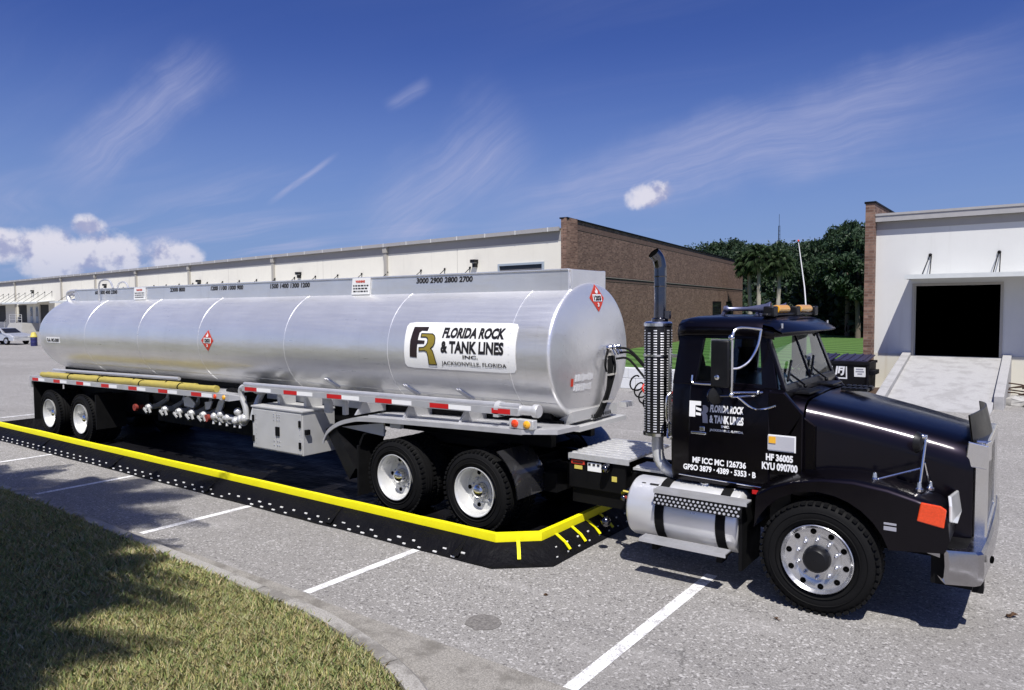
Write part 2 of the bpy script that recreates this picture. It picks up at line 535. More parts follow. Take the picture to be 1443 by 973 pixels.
mat_glass('cab_glass', (0.84, 0.95, 0.90), 0.9)


# ------------------------------------------------------------------ mesh builder
class MB:
    def __init__(self):
        self.v = []
        self.f = []
        self.m = []

    def add(self, verts, faces, m=0):
        o = len(self.v)
        self.v.extend([tuple(p) for p in verts])
        for f in faces:
            self.f.append([i + o for i in f])
            self.m.append(m)
        return self

    def box(self, x0, x1, y0, y1, z0, z1, m=0):
        vs = [(x0, y0, z0), (x1, y0, z0), (x1, y1, z0), (x0, y1, z0), (x0, y0, z1), (x1, y0, z1), (x1, y1, z1), (x0, y1, z1)]
        return self.add(vs, [(0, 3, 2, 1), (4, 5, 6, 7), (0, 1, 5, 4), (1, 2, 6, 5), (2, 3, 7, 6), (3, 0, 4, 7)], m)

    def obox(self, c, a, b, cc, m=0):
        c, a, b, cc = Vector(c), Vector(a), Vector(b), Vector(cc)
        if a.cross(b).dot(cc) < 0:
            cc = -cc
        vs = [c + a * i + b * j + cc * k for k in (-1, 1) for (i, j) in ((-1, -1), (1, -1), (1, 1), (-1, 1))]
        return self.add(vs, [(0, 3, 2, 1), (4, 5, 6, 7), (0, 1, 5, 4), (1, 2, 6, 5), (2, 3, 7, 6), (3, 0, 4, 7)], m)

    def prism(self, pts, vec, m=0):
        """closed polygon pts (3-D, planar) swept along vec"""
        pts = [Vector(p) for p in pts]
        vec = Vector(vec)
        n = len(pts)
        nrm = Vector((0, 0, 0))
        for i in range(n):
            nrm += pts[i].cross(pts[(i + 1) % n])
        if nrm.dot(vec) > 0:
            pts = pts[::-1]
        vs = pts + [p + vec for p in pts]
        fs = [list(range(n)), list(range(2 * n - 1, n - 1, -1))]
        for i in range(n):
            j = (i + 1) % n
            fs.append((i, i + n, j + n, j))
        return self.add(vs, [tuple(reversed(f)) if k > 1 and False else tuple(f) for k, f in enumerate(fs)], m)

    def tube(self, path, r, n=10, caps=True, closed=False, m=0):
        P = [Vector(p) for p in path]
        k = len(P)
        rs = r if isinstance(r, (list, tuple)) else [r] * k
        up = None
        rings = []
        for i in range(k):
            if closed:
                tg = (P[(i + 1) % k] - P[i - 1]).normalized()
            else:
                tg = (P[min(i + 1, k - 1)] - P[max(i - 1, 0)]).normalized()
            if up is None:
                up = Vector((0, 0, 1)) if abs(tg.z) < 0.9 else Vector((1, 0, 0))
            s = tg.cross(up)
            if s.length < 1e-6:
                s = tg.cross(Vector((0, 1, 0)))
            s.normalize()
            up = s.cross(tg).normalized()
            rings.append([P[i] + (s * math.cos(a) + up * math.sin(a)) * rs[i] for a in (2 * math.pi * j / n for j in range(n))])
        vs = [p for ring in rings for p in ring]
        fs = []
        for i in range(k if closed else k - 1):
            a, b = i * n, ((i + 1) % k) * n
            for j in range(n):
                q = (j + 1) % n
                fs.append((a + j, a + q, b + q, b + j))
        if caps and not closed:
            fs.append(tuple(range(n - 1, -1, -1)))
            fs.append(tuple((k - 1) * n + j for j in range(n)))
        return self.add(vs, fs, m)

    def cyl(self, p0, p1, r, n=16, m=0):
        return self.tube([p0, p1], r, n, True, False, m)

    def lathe(self, o, axis, prof, n=32, m=0, caps=False):
        """prof: (distance along axis, radius) pairs"""
        o, ax = Vector(o), Vector(axis).normalized()
        u = ax.orthogonal().normalized()
        w = ax.cross(u)
        vs, fs = [], []
        for (a, r) in prof:
            for j in range(n):
                an = 2 * math.pi * j / n
                vs.append(o + ax * a + (u * math.cos(an) + w * math.sin(an)) * r)
        k = len(prof)
        for i in range(k - 1):
            for j in range(n):
                q = (j + 1) % n
                fs.append((i * n + j, i * n + q, (i + 1) * n + q, (i + 1) * n + j))
        if caps:
            fs.append(tuple(range(n - 1, -1, -1)))
            fs.append(tuple((k - 1) * n + j for j in range(n)))
        return self.add(vs, fs, m)

    def grid(self, rows, m=0, close_u=False):
        nu = len(rows[0])
        vs = [p for r in rows for p in r]
        fs = []
        for i in range(len(rows) - 1):
            for j in range(nu if close_u else nu - 1):
                q = (j + 1) % nu
                fs.append((i * nu + j, i * nu + q, (i + 1) * nu + q, (i + 1) * nu + j))
        return self.add(vs, fs, m)

    def ball(self, c, r, n=12, m=0, sc=(1, 1, 1)):
        prof = [(-math.cos(math.pi * i / 8), max(1e-4, math.sin(math.pi * i / 8))) for i in range(9)]
        c = Vector(c)
        vs, fs = [], []
        for (a, q) in prof:
            for j in range(n):
                an = 2 * math.pi * j / n
                vs.append(c + Vector((q * math.cos(an) * r * sc[0], q * math.sin(an) * r * sc[1], a * r * sc[2])))
        for i in range(8):
            for j in range(n):
                k = (j + 1) % n
                fs.append((i * n + j, i * n + k, (i + 1) * n + k, (i + 1) * n + j))
        return self.add(vs, fs, m)


WORLD = {}


def make_mesh(name, mb, mats, origin=(0, 0, 0), smooth=35, uv=False):
    me = bpy.data.meshes.new(name)
    ox, oy, oz = origin
    me.from_pydata([(p[0] - ox, p[1] - oy, p[2] - oz) for p in mb.v], [], mb.f)
    for mt in mats:
        me.materials.append(MATS[mt])
    me.polygons.foreach_set('material_index', mb.m)
    if uv:
        lay = me.uv_layers.new(name='UVMap')
        for pl in me.polygons:
            nn = pl.normal
            if abs(nn.z) < 0.7:
                tx = Vector((-nn.y, nn.x, 0)).normalized()
            else:
                tx = None
            for li in pl.loop_indices:
                c = me.vertices[me.loops[li].vertex_index].co
                lay.data[li].uv = (c.dot(tx), c.z) if tx else (c.x, c.y)
    if smooth:
        me.shade_smooth()
        me.set_sharp_from_angle(angle=math.radians(smooth))
    me.update()
    return me


def link(name, data, parent=None, origin=None):
    o = bpy.data.objects.new(name, data)
    COL.objects.link(o)
    if parent is not None:
        o.parent = parent
        WORLD[o] = WORLD[parent]
    else:
        WORLD[o] = Vector(origin or (0, 0, 0))
        o.location = WORLD[o]
    return o


def fix_normals(me):
    import bmesh
    bm = bmesh.new()
    bm.from_mesh(me)
    bmesh.ops.recalc_face_normals(bm, faces=bm.faces)
    bm.to_mesh(me)
    bm.free()


def part(name, mb, mats, parent, bevel=0.0, smooth=35, uv=False, label=None, recalc=True, seg=2):
    if isinstance(mats, str):
        mats = [mats]
    me = make_mesh(name, mb, mats, WORLD[parent], smooth, uv)
    if recalc:
        fix_normals(me)
    o = link(name, me, parent)
    if bevel:
        md = o.modifiers.new('bevel', 'BEVEL')
        md.width = bevel
        md.segments = seg
        md.limit_method = 'ANGLE'
        md.angle_limit = math.radians(35)
    if label:
        o['label'] = label
    return o


def parts(name, mb, mats, parent, **kw):
    """as part(), but every separate piece of the builder becomes a part of its own"""
    n = len(mb.v)
    up = list(range(n))

    def find(i):
        while up[i] != i:
            up[i] = up[up[i]]
            i = up[i]
        return i
    for f in mb.f:
        a = find(f[0])
        for i in f[1:]:
            up[find(i)] = a
    groups = {}
    for f, m in zip(mb.f, mb.m):
        groups.setdefault(find(f[0]), []).append((f, m))
    out = []
    for fs in groups.values():
        b = MB()
        ids = {}
        for f, m in fs:
            for i in f:
                if i not in ids:
                    ids[i] = len(b.v)
                    b.v.append(mb.v[i])
            b.f.append([ids[i] for i in f])
            b.m.append(m)
        out.append(part(name, b, mats, parent, **kw))
    return out


def tag(o, label=None, cat=None, group=None, kind=None):
    if label:
        o['label'] = label
    if cat:
        o['category'] = cat
    if group:
        o['group'] = group
    if kind:
        o['kind'] = kind
    return o


def root(name, loc, label, cat, group=None):
    o = link(name, None, None, loc)
    o.empty_display_size = 0.3
    return tag(o, label, cat, group)


def single(name, mb, mats, loc, label, cat, group=None, bevel=0.0, smooth=35, uv=False):
    if isinstance(mats, str):
        mats = [mats]
    me = make_mesh(name, mb, mats, loc, smooth, uv)
    fix_normals(me)
    o = link(name, me, None, loc)
    if bevel:
        md = o.modifiers.new('bevel', 'BEVEL')
        md.width = bevel
        md.segments = 2
        md.limit_method = 'ANGLE'
    return tag(o, label, cat, group)


def structure(name, mb, mats, uv=False, smooth=0, label=None, cat=None):
    if isinstance(mats, str):
        mats = [mats]
    me = make_mesh(name, mb, mats, (0, 0, 0), smooth, uv)
    fix_normals(me)
    o = link(name, me)
    return tag(o, label or name.replace('_', ' '), cat or name.replace('_', ' '), None, 'structure')


def spline(pts, n=8):
    """Catmull-Rom through pts"""
    P = [Vector(p) for p in pts]
    P = [P[0] * 2 - P[1]] + P + [P[-1] * 2 - P[-2]]
    out = []
    for i in range(1, len(P) - 2):
        for k in range(n):
            s = k / n
            a, b, c, d = P[i - 1], P[i], P[i + 1], P[i + 2]
            out.append(0.5 * ((2 * b) + (c - a) * s + (2 * a - 5 * b + 4 * c - d) * s * s + (3 * b - a - 3 * c + d) * s ** 3))
    out.append(P[-2])
    return out


# ------------------------------------------------------------------ lettering
TXT = {}


def text_shape(s, bold=0.02):
    key = (s, bold)
    if key in TXT:
        return TXT[key]
    cu = bpy.data.curves.new('lettering', 'FONT')
    cu.body = s
    cu.size = 1.0
    cu.offset = bold
    cu.resolution_u = 3
    ob = bpy.data.objects.new('lettering', cu)
    COL.objects.link(ob)
    bpy.context.view_layer.update()
    ev = ob.evaluated_get(bpy.context.evaluated_depsgraph_get())
    me = ev.to_mesh()
    vs = np.array([v.co[:2] for v in me.vertices])
    fs = [tuple(p.vertices) for p in me.polygons]
    ev.to_mesh_clear()
    bpy.data.objects.remove(ob)
    bpy.data.curves.remove(cu)
    vs = vs - vs.min(axis=0)
    vs = vs / vs.max(axis=0)
    TXT[key] = (vs, fs)
    return TXT[key]


def put_text(mb, s, fn, u0, u1, v0, v1, m=0, bold=0.02, shear=0.0):
    """fn(u, v) -> point; text fills the rectangle u0..u1, v0..v1"""
    vs, fs = text_shape(s, bold)
    pts = []
    for (x, y) in vs:
        uu = u0 + (u1 - u0) * x + shear * (y - 0.5) * (u1 - u0)
        pts.append(fn(uu, v0 + (v1 - v0) * y))
    mb.add(pts, fs, m)


def put_poly(mb, uv, fn, m=0, cuts=()):
    """flat polygon laid on fn; cut along the given v lines first where the surface is curved"""
    if not cuts:
        mb.add([fn(u, v) for (u, v) in uv], [tuple(range(len(uv)))], m)
        return
    import bmesh
    bm = bmesh.new()
    bm.faces.new([bm.verts.new((u, v, 0)) for (u, v) in uv])
    for c in cuts:
        bmesh.ops.bisect_plane(bm, geom=bm.verts[:] + bm.edges[:] + bm.faces[:], plane_co=(0, c, 0), plane_no=(0, 1, 0))
    bmesh.ops.triangulate(bm, faces=bm.faces[:])
    bm.verts.index_update()
    mb.add([fn(w.co.x, w.co.y) for w in bm.verts], [tuple(w.index for w in f.verts) for f in bm.faces], m)
    bm.free()


def plane_fn(o, u, v, off=0.0):
    o, u, v = Vector(o), Vector(u), Vector(v)
    n = u.cross(v).normalized() * off
    return lambda a, b: o + u * a + v * b + n


# ================================================================== SETTING
def build_ground():
    mb = MB()
    mb.add([(-1800, -1500, 0), (1500, -1500, 0), (1500, 2500, 0), (-1800, 2500, 0)], [(0, 1, 2, 3)])
    structure('asphalt_ground', mb, 'asphalt', label='grey weathered asphalt yard', cat='ground')
    # painted bay lines
    for x, w, y0, y1 in ((-2.57, 0.11, 4.13, 6.75), (-5.43, 0.10, 4.18, 6.2), (-8.46, 0.10, 4.20, 6.2), (-11.52, 0.10, 4.26, 6.2),
                         (-14.48, 0.10, 4.3, 6.2), (-17.5, 0.10, 4.3, 6.4), (0.45, 0.11, 4.13, 8.6), (-20.5, 0.1, 4.3, 9.0)):
        m = MB()
        m.add([(x - w / 2, y0, 0.004), (x + w / 2, y0, 0.004), (x + w / 2, y1, 0.004), (x - w / 2, y1, 0.004)], [(0, 1, 2, 3)])
        structure('parking_line', m, 'line_paint', label='white painted parking line', cat='road marking')
    mb = MB()
    rg = random.Random(8)
    mb.add([(-3.71 + .17 * math.cos(q * .449) * rg.uniform(.88, 1.1), 4.63 + .15 * math.sin(q * .449) * rg.uniform(.88, 1.1), 0.004) for q in range(14)], [tuple(range(14))])
    structure('asphalt_patch', mb, 'patch_asphalt', label='small dark round patch in the asphalt', cat='road patch')
    # kerb edge towards the grass, and the gutter beside it
    inner = [(-40, 3.93), (-22, 3.93), (-11.8, 3.92), (-10.65, 3.93), (-8.02, 3.84), (-6.39, 3.79), (-5.01, 3.74), (-4.59, 3.70),
             (-3.92, 3.55), (-3.27, 3.30), (-2.6, 2.80), (-2.2, 2.1), (-2.0, 1.2), (-1.95, -4.0)]
    inner = [(p.x, p.y) for p in spline([(a, b, 0) for a, b in inner], 6)]
    ker = []
    for i, (x, y) in enumerate(inner):
        a = inner[max(i - 1, 0)]
        b = inner[min(i + 1, len(inner) - 1)]
        tx, ty = b[0] - a[0], b[1] - a[1]
        L = math.hypot(tx, ty)
        ker.append((x - ty / L * 0.155, y + tx / L * 0.155))
    segs = []
    # the kerb was cast in lengths: a joint every two metres or so
    acc, cur = 0.0, [0]
    for i in range(1, len(inner)):
        acc += math.hypot(inner[i][0] - inner[i - 1][0], inner[i][1] - inner[i - 1][1])
        cur.append(i)
        if acc > 1.9:
            segs.append(cur)
            cur = [i]
            acc = 0.0
    segs.append(cur)
    mb = MB()
    for s in segs:
        sh = 0.006
        prof = []
        for i in s:
            (ax, ay), (bx, by) = inner[i], ker[i]
            fx, fy = bx - ax, by - ay
            prof.append([(ax, ay, -0.02), (ax, ay, 0.115), (ax + fx * 0.78, ay + fy * 0.78, 0.113), (bx - fx * 0.06, by - fy * 0.06, 0.092), (bx, by, -0.02)])
        # open a hair-wide joint at both ends
        for e, k in ((0, 1), (-1, -2)):
            if len(prof) > 1:
                d = Vector(prof[k][0]) - Vector(prof[e][0])
                d = d.normalized() * sh
                prof[e] = [tuple(Vector(p) + d) for p in prof[e]]
        mb.grid(prof)
        mb.add(prof[0], [(0, 1, 2, 3, 4)])
        mb.add(prof[-1], [(0, 1, 2, 3, 4)])
    structure('kerb', mb, 'kerb_concrete', smooth=30, label='stained concrete kerb along the grass', cat='kerb')
    # gutter pan: between kerb foot and a straight edge, wide at the bend
    mb = MB()
    outer = []
    for (x, y) in ker:
        if x < -5.2:
            outer.append((x, max(y + 0.14, 4.16)))
        else:
            outer.append((x, 4.13))
    rows = [[(ker[i][0], ker[i][1], 0.008) for i in range(len(ker)) if ker[i][0] < -1.2],
            [(outer[i][0], outer[i][1], 0.008) for i in range(len(ker)) if ker[i][0] < -1.2]]
    mb.grid(rows)
    structure('gutter_pavement', mb, 'gutter_concrete', label='pale concrete gutter strip', cat='gutter')
    # grass verge: soil sheet
    mb = MB()
    far = [(x, -30.0) for (x, y) in inner]
    mb.grid([[(x, y, 0.085) for (x, y) in inner[:-6]], [(x, -40.0, 0.085) for (x, y) in inner[:-6]]])
    structure('verge', mb, 'verge_soil', label='grass verge soil', cat='verge')
    return inner


INNER = build_ground()


def build_grass(inner):
    xs = np.array([p[0] for p in inner])
    ys = np.array([p[1] for p in inner])
    keep = xs < -2.05
    xs, ys = xs[keep], ys[keep]
    zones = [((-6.6, -2.2), (1.1, 3.95), 170000, (0.028, 0.068)), ((-12.0, -6.0), (1.4, 4.0), 90000, (0.04, 0.085)), ((-24, -12.0), (2.0, 4.0), 26000, (0.05, 0.10)), ((-15, -2.0), (-3.5, 1.4), 60000, (0.05, 0.10))]
    P, H, W = [], [], []
    for (xa, xb), (ya, yb), n, (h0, h1) in zones:
        x = RNG.uniform(xa, xb, n)
        y = RNG.uniform(ya, yb, n)
        ok = y < np.interp(x, xs, ys) + RNG.normal(-0.015, 0.022, n)
        # St. Augustine runs in clumps
        cl = np.sin(x * 7.3 + np.sin(y * 5.1) * 2) * np.sin(y * 8.9 + np.sin(x * 4.3) * 2)
        ok &= RNG.uniform(0, 1, n) < 0.62 + 0.38 * cl
        x, y = x[ok], y[ok]
        P.append(np.stack([x, y, np.full(x.shape, 0.085)], 1))
        H.append(RNG.uniform(h0, h1, x.shape))
        W.append(np.full(x.shape, 0.0036 if xb > -6.5 and xa > -10 else 0.0065))
    P = np.concatenate(P)
    H = np.concatenate(H)
    W = np.concatenate(W)
    n = len(P)
    a = RNG.uniform(0, 2 * np.pi, n)
    lean = RNG.uniform(0.2, 1.1, n) * H
    b = RNG.uniform(0, 2 * np.pi, n)
    side = np.stack([np.cos(a), np.sin(a), np.zeros(n)], 1) * W[:, None]
    tip = P + np.stack([np.cos(b) * lean, np.sin(b) * lean, H], 1)
    mid = P + np.stack([np.cos(b) * lean * 0.35, np.sin(b) * lean * 0.35, H * 0.62], 1)
    V = np.stack([P - side, P + side, mid + side * 0.8, tip, mid - side * 0.8], 1).reshape(-1, 3)
    me = bpy.data.meshes.new('grass')
    me.vertices.add(n * 5)
    me.vertices.foreach_set('co', V.ravel())
    me.loops.add(n * 5)
    me.loops.foreach_set('vertex_index', np.arange(n * 5))
    me.polygons.add(n)
    me.polygons.foreach_set('loop_start', np.arange(n) * 5)
    me.materials.append(MATS['grass_blades'])
    me.update(calc_edges=True)
    o = link('grass', me)
    tag(o, 'short patchy green and straw coloured grass on the verge', 'grass', None, 'stuff')


build_grass(INNER)


def build_lawn():
    mb = MB()
    mb.add([(-20.2, 31.6, 0.02), (-15.6, 22.2, 0.02), (-10.8, 22.0, 0.02), (-6.4, 22.4, 0.02), (-4.75, 25.2, 0.02), (-4.75, 75, 0.02), (20, 140, 0.02), (-60, 140, 0.02), (-25.5, 76, 0.02)], [tuple(range(9))])
    structure('lawn', mb, 'lawn_green', label='mown green lawn between the two warehouses', cat='lawn')
    mb = MB()
    pts = []
    for i in range(14):
        a = 2 * math.pi * i / 14
        pts.append((-4.0 + 0.72 * math.cos(a) + random.uniform(-.08, .08), 23.9 + 1.5 * math.sin(a), 0.03))
    mb.add(pts, [tuple(range(14))])
    structure('mulch_bed', mb, 'mulch', label='dark mulch bed beside the loading ramp', cat='mulch bed')


build_lawn()


# ------------------------------------------------------------------ long warehouse
def build_long_warehouse():
    B = Vector((-19.61, 31.40, 0))
    D = Vector((-0.99597, 0.0897, 0))
    N = Vector((-0.0897, -0.99597, 0))
    E2 = Vector((-0.1305, 0.9915, 0))
    N2 = Vector((0.9915, 0.1305, 0))

    def W(s, o, z):
        p = B + D * s + N * o
        return (p.x, p.y, z)

    def W2(s, o, z):
        p = B + E2 * s + N2 * o
        return (p.x, p.y, z)

    def wbox(mb, s0, s1, o0, o1, z0, z1, fn=W, m=0):
        vs = [fn(s0, o0, z0), fn(s1, o0, z0), fn(s1, o1, z0), fn(s0, o1, z0), fn(s0, o0, z1), fn(s1, o0, z1), fn(s1, o1, z1), fn(s0, o1, z1)]
        mb.add(vs, [(0, 3, 2, 1), (4, 5, 6, 7), (0, 1, 5, 4), (1, 2, 6, 5), (2, 3, 7, 6), (3, 0, 4, 7)], m)
    r = root('long_warehouse', (B.x, B.y, 0), 'long low cream warehouse with a brown brick end wall, behind the tanker', 'warehouse')
    L = 128.0
    doors = [(8.0, 10.6), (15.5, 18.3), (21.0, 23.8), (28.6, 31.4), (36.5, 39.3), (45.0, 48.0), (57.0, 60.0), (64.0, 67.0), (79.0, 82.6), (87.6, 91.6), (97, 101), (108, 112)]
    # front wall in pieces round the openings
    mb = MB()
    wbox(mb, 0.32, L, -0.3, 0.0, 3.35, 6.55)
    wbox(mb, 0.32, L, -0.3, 0.0, -0.1, 1.07)
    prev = 0.32
    for a, b in doors + [(L, L)]:
        wbox(mb, prev, a, -0.301, 0.0, 1.07, 3.35)
        prev = b
    for k in range(1, 19):                                  # joints between the wall panels
        wbox(mb, k * 6.65 + 1.2, k * 6.65 + 1.225, 0.001, 0.0035, 3.9, 6.0, W, 1)
    part('wall', mb, ['cream_stucco', 'downspout_paint'], r, smooth=0)
    mb = MB()
    wbox(mb, 0.0, 0.32, -0.9, 0.05, -0.1, 7.10)
    wbox(mb, 0.0, 43.0, -0.32, 0.0, -0.1, 4.06, W2)
    wbox(mb, 0.0, 43.0, -0.32, 0.0, 4.38, 6.60, W2)
    wbox(mb, 0.0, 43.0, -0.32, 0.0, 6.90, 7.06, W2)
    part('brick_end_wall', mb, 'brown_brick', r, smooth=0, uv=True)
    mb = MB()
    wbox(mb, 0.0, 43.0, -0.32, 0.012, 4.06, 4.14, W2)
    wbox(mb, 0.0, 43.0, -0.32, 0.012, 4.30, 4.38, W2)
    wbox(mb, 0.0, 43.0, -0.32, 0.012, 6.60, 6.68, W2)
    wbox(mb, 0.0, 43.0, -0.32, -0.006, 4.14, 4.30, W2)
    wbox(mb, 0.0, 43.0, -0.32, -0.006, 6.68, 6.90, W2)
    part('soldier_course', mb, 'brick_course', r, smooth=0, uv=True)
    mb = MB()
    wbox(mb, -0.02, 43.1, -0.40, 0.05, 7.06, 7.13, W2)
    part('coping', mb, 'black_frame', r, smooth=0)
    mb = MB()
    wbox(mb, 0.0, 43.0, 0.0, 0.03, 4.285, 4.30, W2)
    part('light_course', mb, 'concrete', r, smooth=0)
    # flat roof sheet and its eaves
    mb = MB()
    q = [W(0.33, 0.18, 6.55), W(L, 0.18, 6.55), W(L, -40, 6.55), W2(42.6, -0.33, 6.55), W2(1.0, -0.33, 6.55)]
    mb.prism([Vector(p) for p in q], (0, 0, 0.06))
    part('roof', mb, 'roof_metal', r, smooth=0)
    mb = MB()
    wbox(mb, 0.33, L, 0.18, 0.26, 6.46, 6.66)
    for k in range(int(L / 2.2)):
        wbox(mb, 1.0 + k * 2.2, 1.05 + k * 2.2, 0.261, 0.275, 6.45, 6.67, W, 1)
    part('gutter', mb, ['gutter_paint', 'white_stucco'], r, smooth=0)
    mb = MB()
    wbox(mb, 0.325, L, 0.002, 0.02, 6.0, 6.46)  # grey strip added to paint in the eave's shade on the wall
    part('eave_shade_band', mb, 'eave_shade_grey', r, smooth=0)
    for s in (14.2, 27.5, 41.3, 52.6, 63.3, 74.0, 92.0, 106, 120):
        mb = MB()
        wbox(mb, s - 0.13, s + 0.13, 0.003, 0.16, 0.0, 6.45)
        wbox(mb, s - 0.19, s + 0.19, 0.003, 0.21, 6.10, 6.45)
        part('downspout', mb, 'downspout_paint', r, smooth=0)
    # end wall opening, seen past the cab roof
    for (a, b) in ((30.4, 33.6), (35.6, 37.6)):
        mb = MB()
        wbox(mb, a, b, -0.2, 0.012, 1.6, 3.06, W2)
        f = part('side_window', mb, 'black_frame', r, smooth=0)
        mb = MB()
        wbox(mb, a + .1, b - .1, 0.0125, 0.02, 1.7, 2.96, W2)
        part('pane', mb, 'dark_glass', f, smooth=0)
    # strip window over the tank
    mb = MB()
    for a, b, c, d in ((1.45, 4.65, 4.86, 4.97), (1.45, 4.65, 3.5, 3.6), (1.45, 1.56, 3.6, 4.86), (4.54, 4.65, 3.6, 4.86)):
        wbox(mb, a, b, 0.003, 0.09, c, d)
    f = part('window', mb, 'window_frame_paint', r, smooth=0)
    mb = MB()
    wbox(mb, 1.56, 4.54, 0.003, 0.02, 3.6, 4.86)
    part('pane', mb, 'dark_glass', f, smooth=0)
    mb = MB()
    for k in range(6):
        wbox(mb, 1.56, 4.54, 0.021, 0.03, 3.75 + k * 0.17, 3.78 + k * 0.17)
    part('blind', mb, 'roof_metal', f, smooth=0)
    for s, z in ((6.35, 5.0), (39.4, 4.85), (60.5, 5.05), (84.5, 4.9), (24.0, 4.95)):
        mb = MB()
        wbox(mb, s - .16, s + .16, 0.003, 0.34, z + .12, z + .30)
        wbox(mb, s - .11, s + .11, 0.003, 0.22, z - .12, z + .12)
        lp = part('wall_lamp', mb, 'black_plastic', r, smooth=0)
        mb = MB()
        wbox(mb, s - .12, s + .12, 0.08, 0.30, z + .10, z + .119)
        part('diffuser', mb, 'lamp_clear', lp, smooth=0)
    for a, b in doors:
        mb = MB()
        wbox(mb, a, b, -0.24, -0.16, 1.07, 3.35)
        for k in range(5):
            wbox(mb, a, b, -0.16, -0.145, 1.20 + k * 0.42, 1.24 + k * 0.42)
        part('dock_door', mb, 'dock_door_paint', r, smooth=0)
    for a, b, step in ((5.9, 11.6, 2.07), (13.2, 33.2, 2.65), (34.5, 50.5, 2.65), (55.0, 72.0, 2.8), (76.6, 90.8, 2.6), (91.6, 103.5, 2.6), (105, 118, 2.6)):
        mb = MB()
        vs = [W(a, 0.003, 3.78), W(b, 0.003, 3.78), W(b, 1.9, 3.56), W(a, 1.9, 3.56)]
        mb.prism([Vector(p) for p in vs], (0, 0, 0.06))
        wbox(mb, a, b, 1.9, 1.95, 3.44, 3.63)
        cnp = part('canopy', mb, 'canopy_metal', r, smooth=0)
        s = a + 0.9
        while s < b:
            mb = MB()
            mb.cyl(W(s, 0.01, 4.88), W(s, 1.75, 3.60), 0.022, 6)
            mb.cyl(W(s, 0.06, 4.86), W(s, 0.06, 4.30), 0.014, 6)
            mb.ball(W(s, 0.05, 4.88), 0.06, 8)
            part('brace', mb, 'black_frame', cnp)
            s += step
    # personnel doors on the raised landing, far left
    for s in (83.4, 85.6):
        mb = MB()
        wbox(mb, s - .45, s + .45, 0.003, 0.05, 1.07, 3.1)
        dr = part('door', mb, 'window_frame_paint', r, smooth=0)
        mb = MB()
        wbox(mb, s - .30, s + .30, 0.0505, 0.06, 1.9, 2.95)
        part('pane', mb, 'dark_glass', dr, smooth=0)
    mb = MB()
    wbox(mb, 82.8, 88.0, 0.003, 1.9, -0.05, 1.06)
    part('landing', mb, 'concrete', r, smooth=0)
    mb = MB()
    for k in range(6):
        wbox(mb, 88.0 + k * .33, 88.33 + k * .33, 0.4, 1.9, -0.05, 1.06 - .17 * (k + 1))
    part('step', mb, 'concrete', r, smooth=0, label='concrete steps up to the landing')
    mb = MB()
    for zz in (0.45, 0.75, 1.05):
        mb.cyl(W(82.9, 1.85, 1.06 + zz), W(88.0, 1.85, 1.06 + zz), 0.035, 6)
        mb.cyl(W(88.0, 1.85, 1.06 + zz), W(90.4, 1.85, 0.05 + zz), 0.035, 6)
    for s in (82.9, 85.4, 88.0):
        mb.cyl(W(s, 1.85, 1.06), W(s, 1.85, 2.12), 0.035, 6)
    mb.cyl(W(90.4, 1.85, 0), W(90.4, 1.85, 1.1), 0.035, 6)
    part('handrail', mb, 'trim_metal', r)


build_long_warehouse()


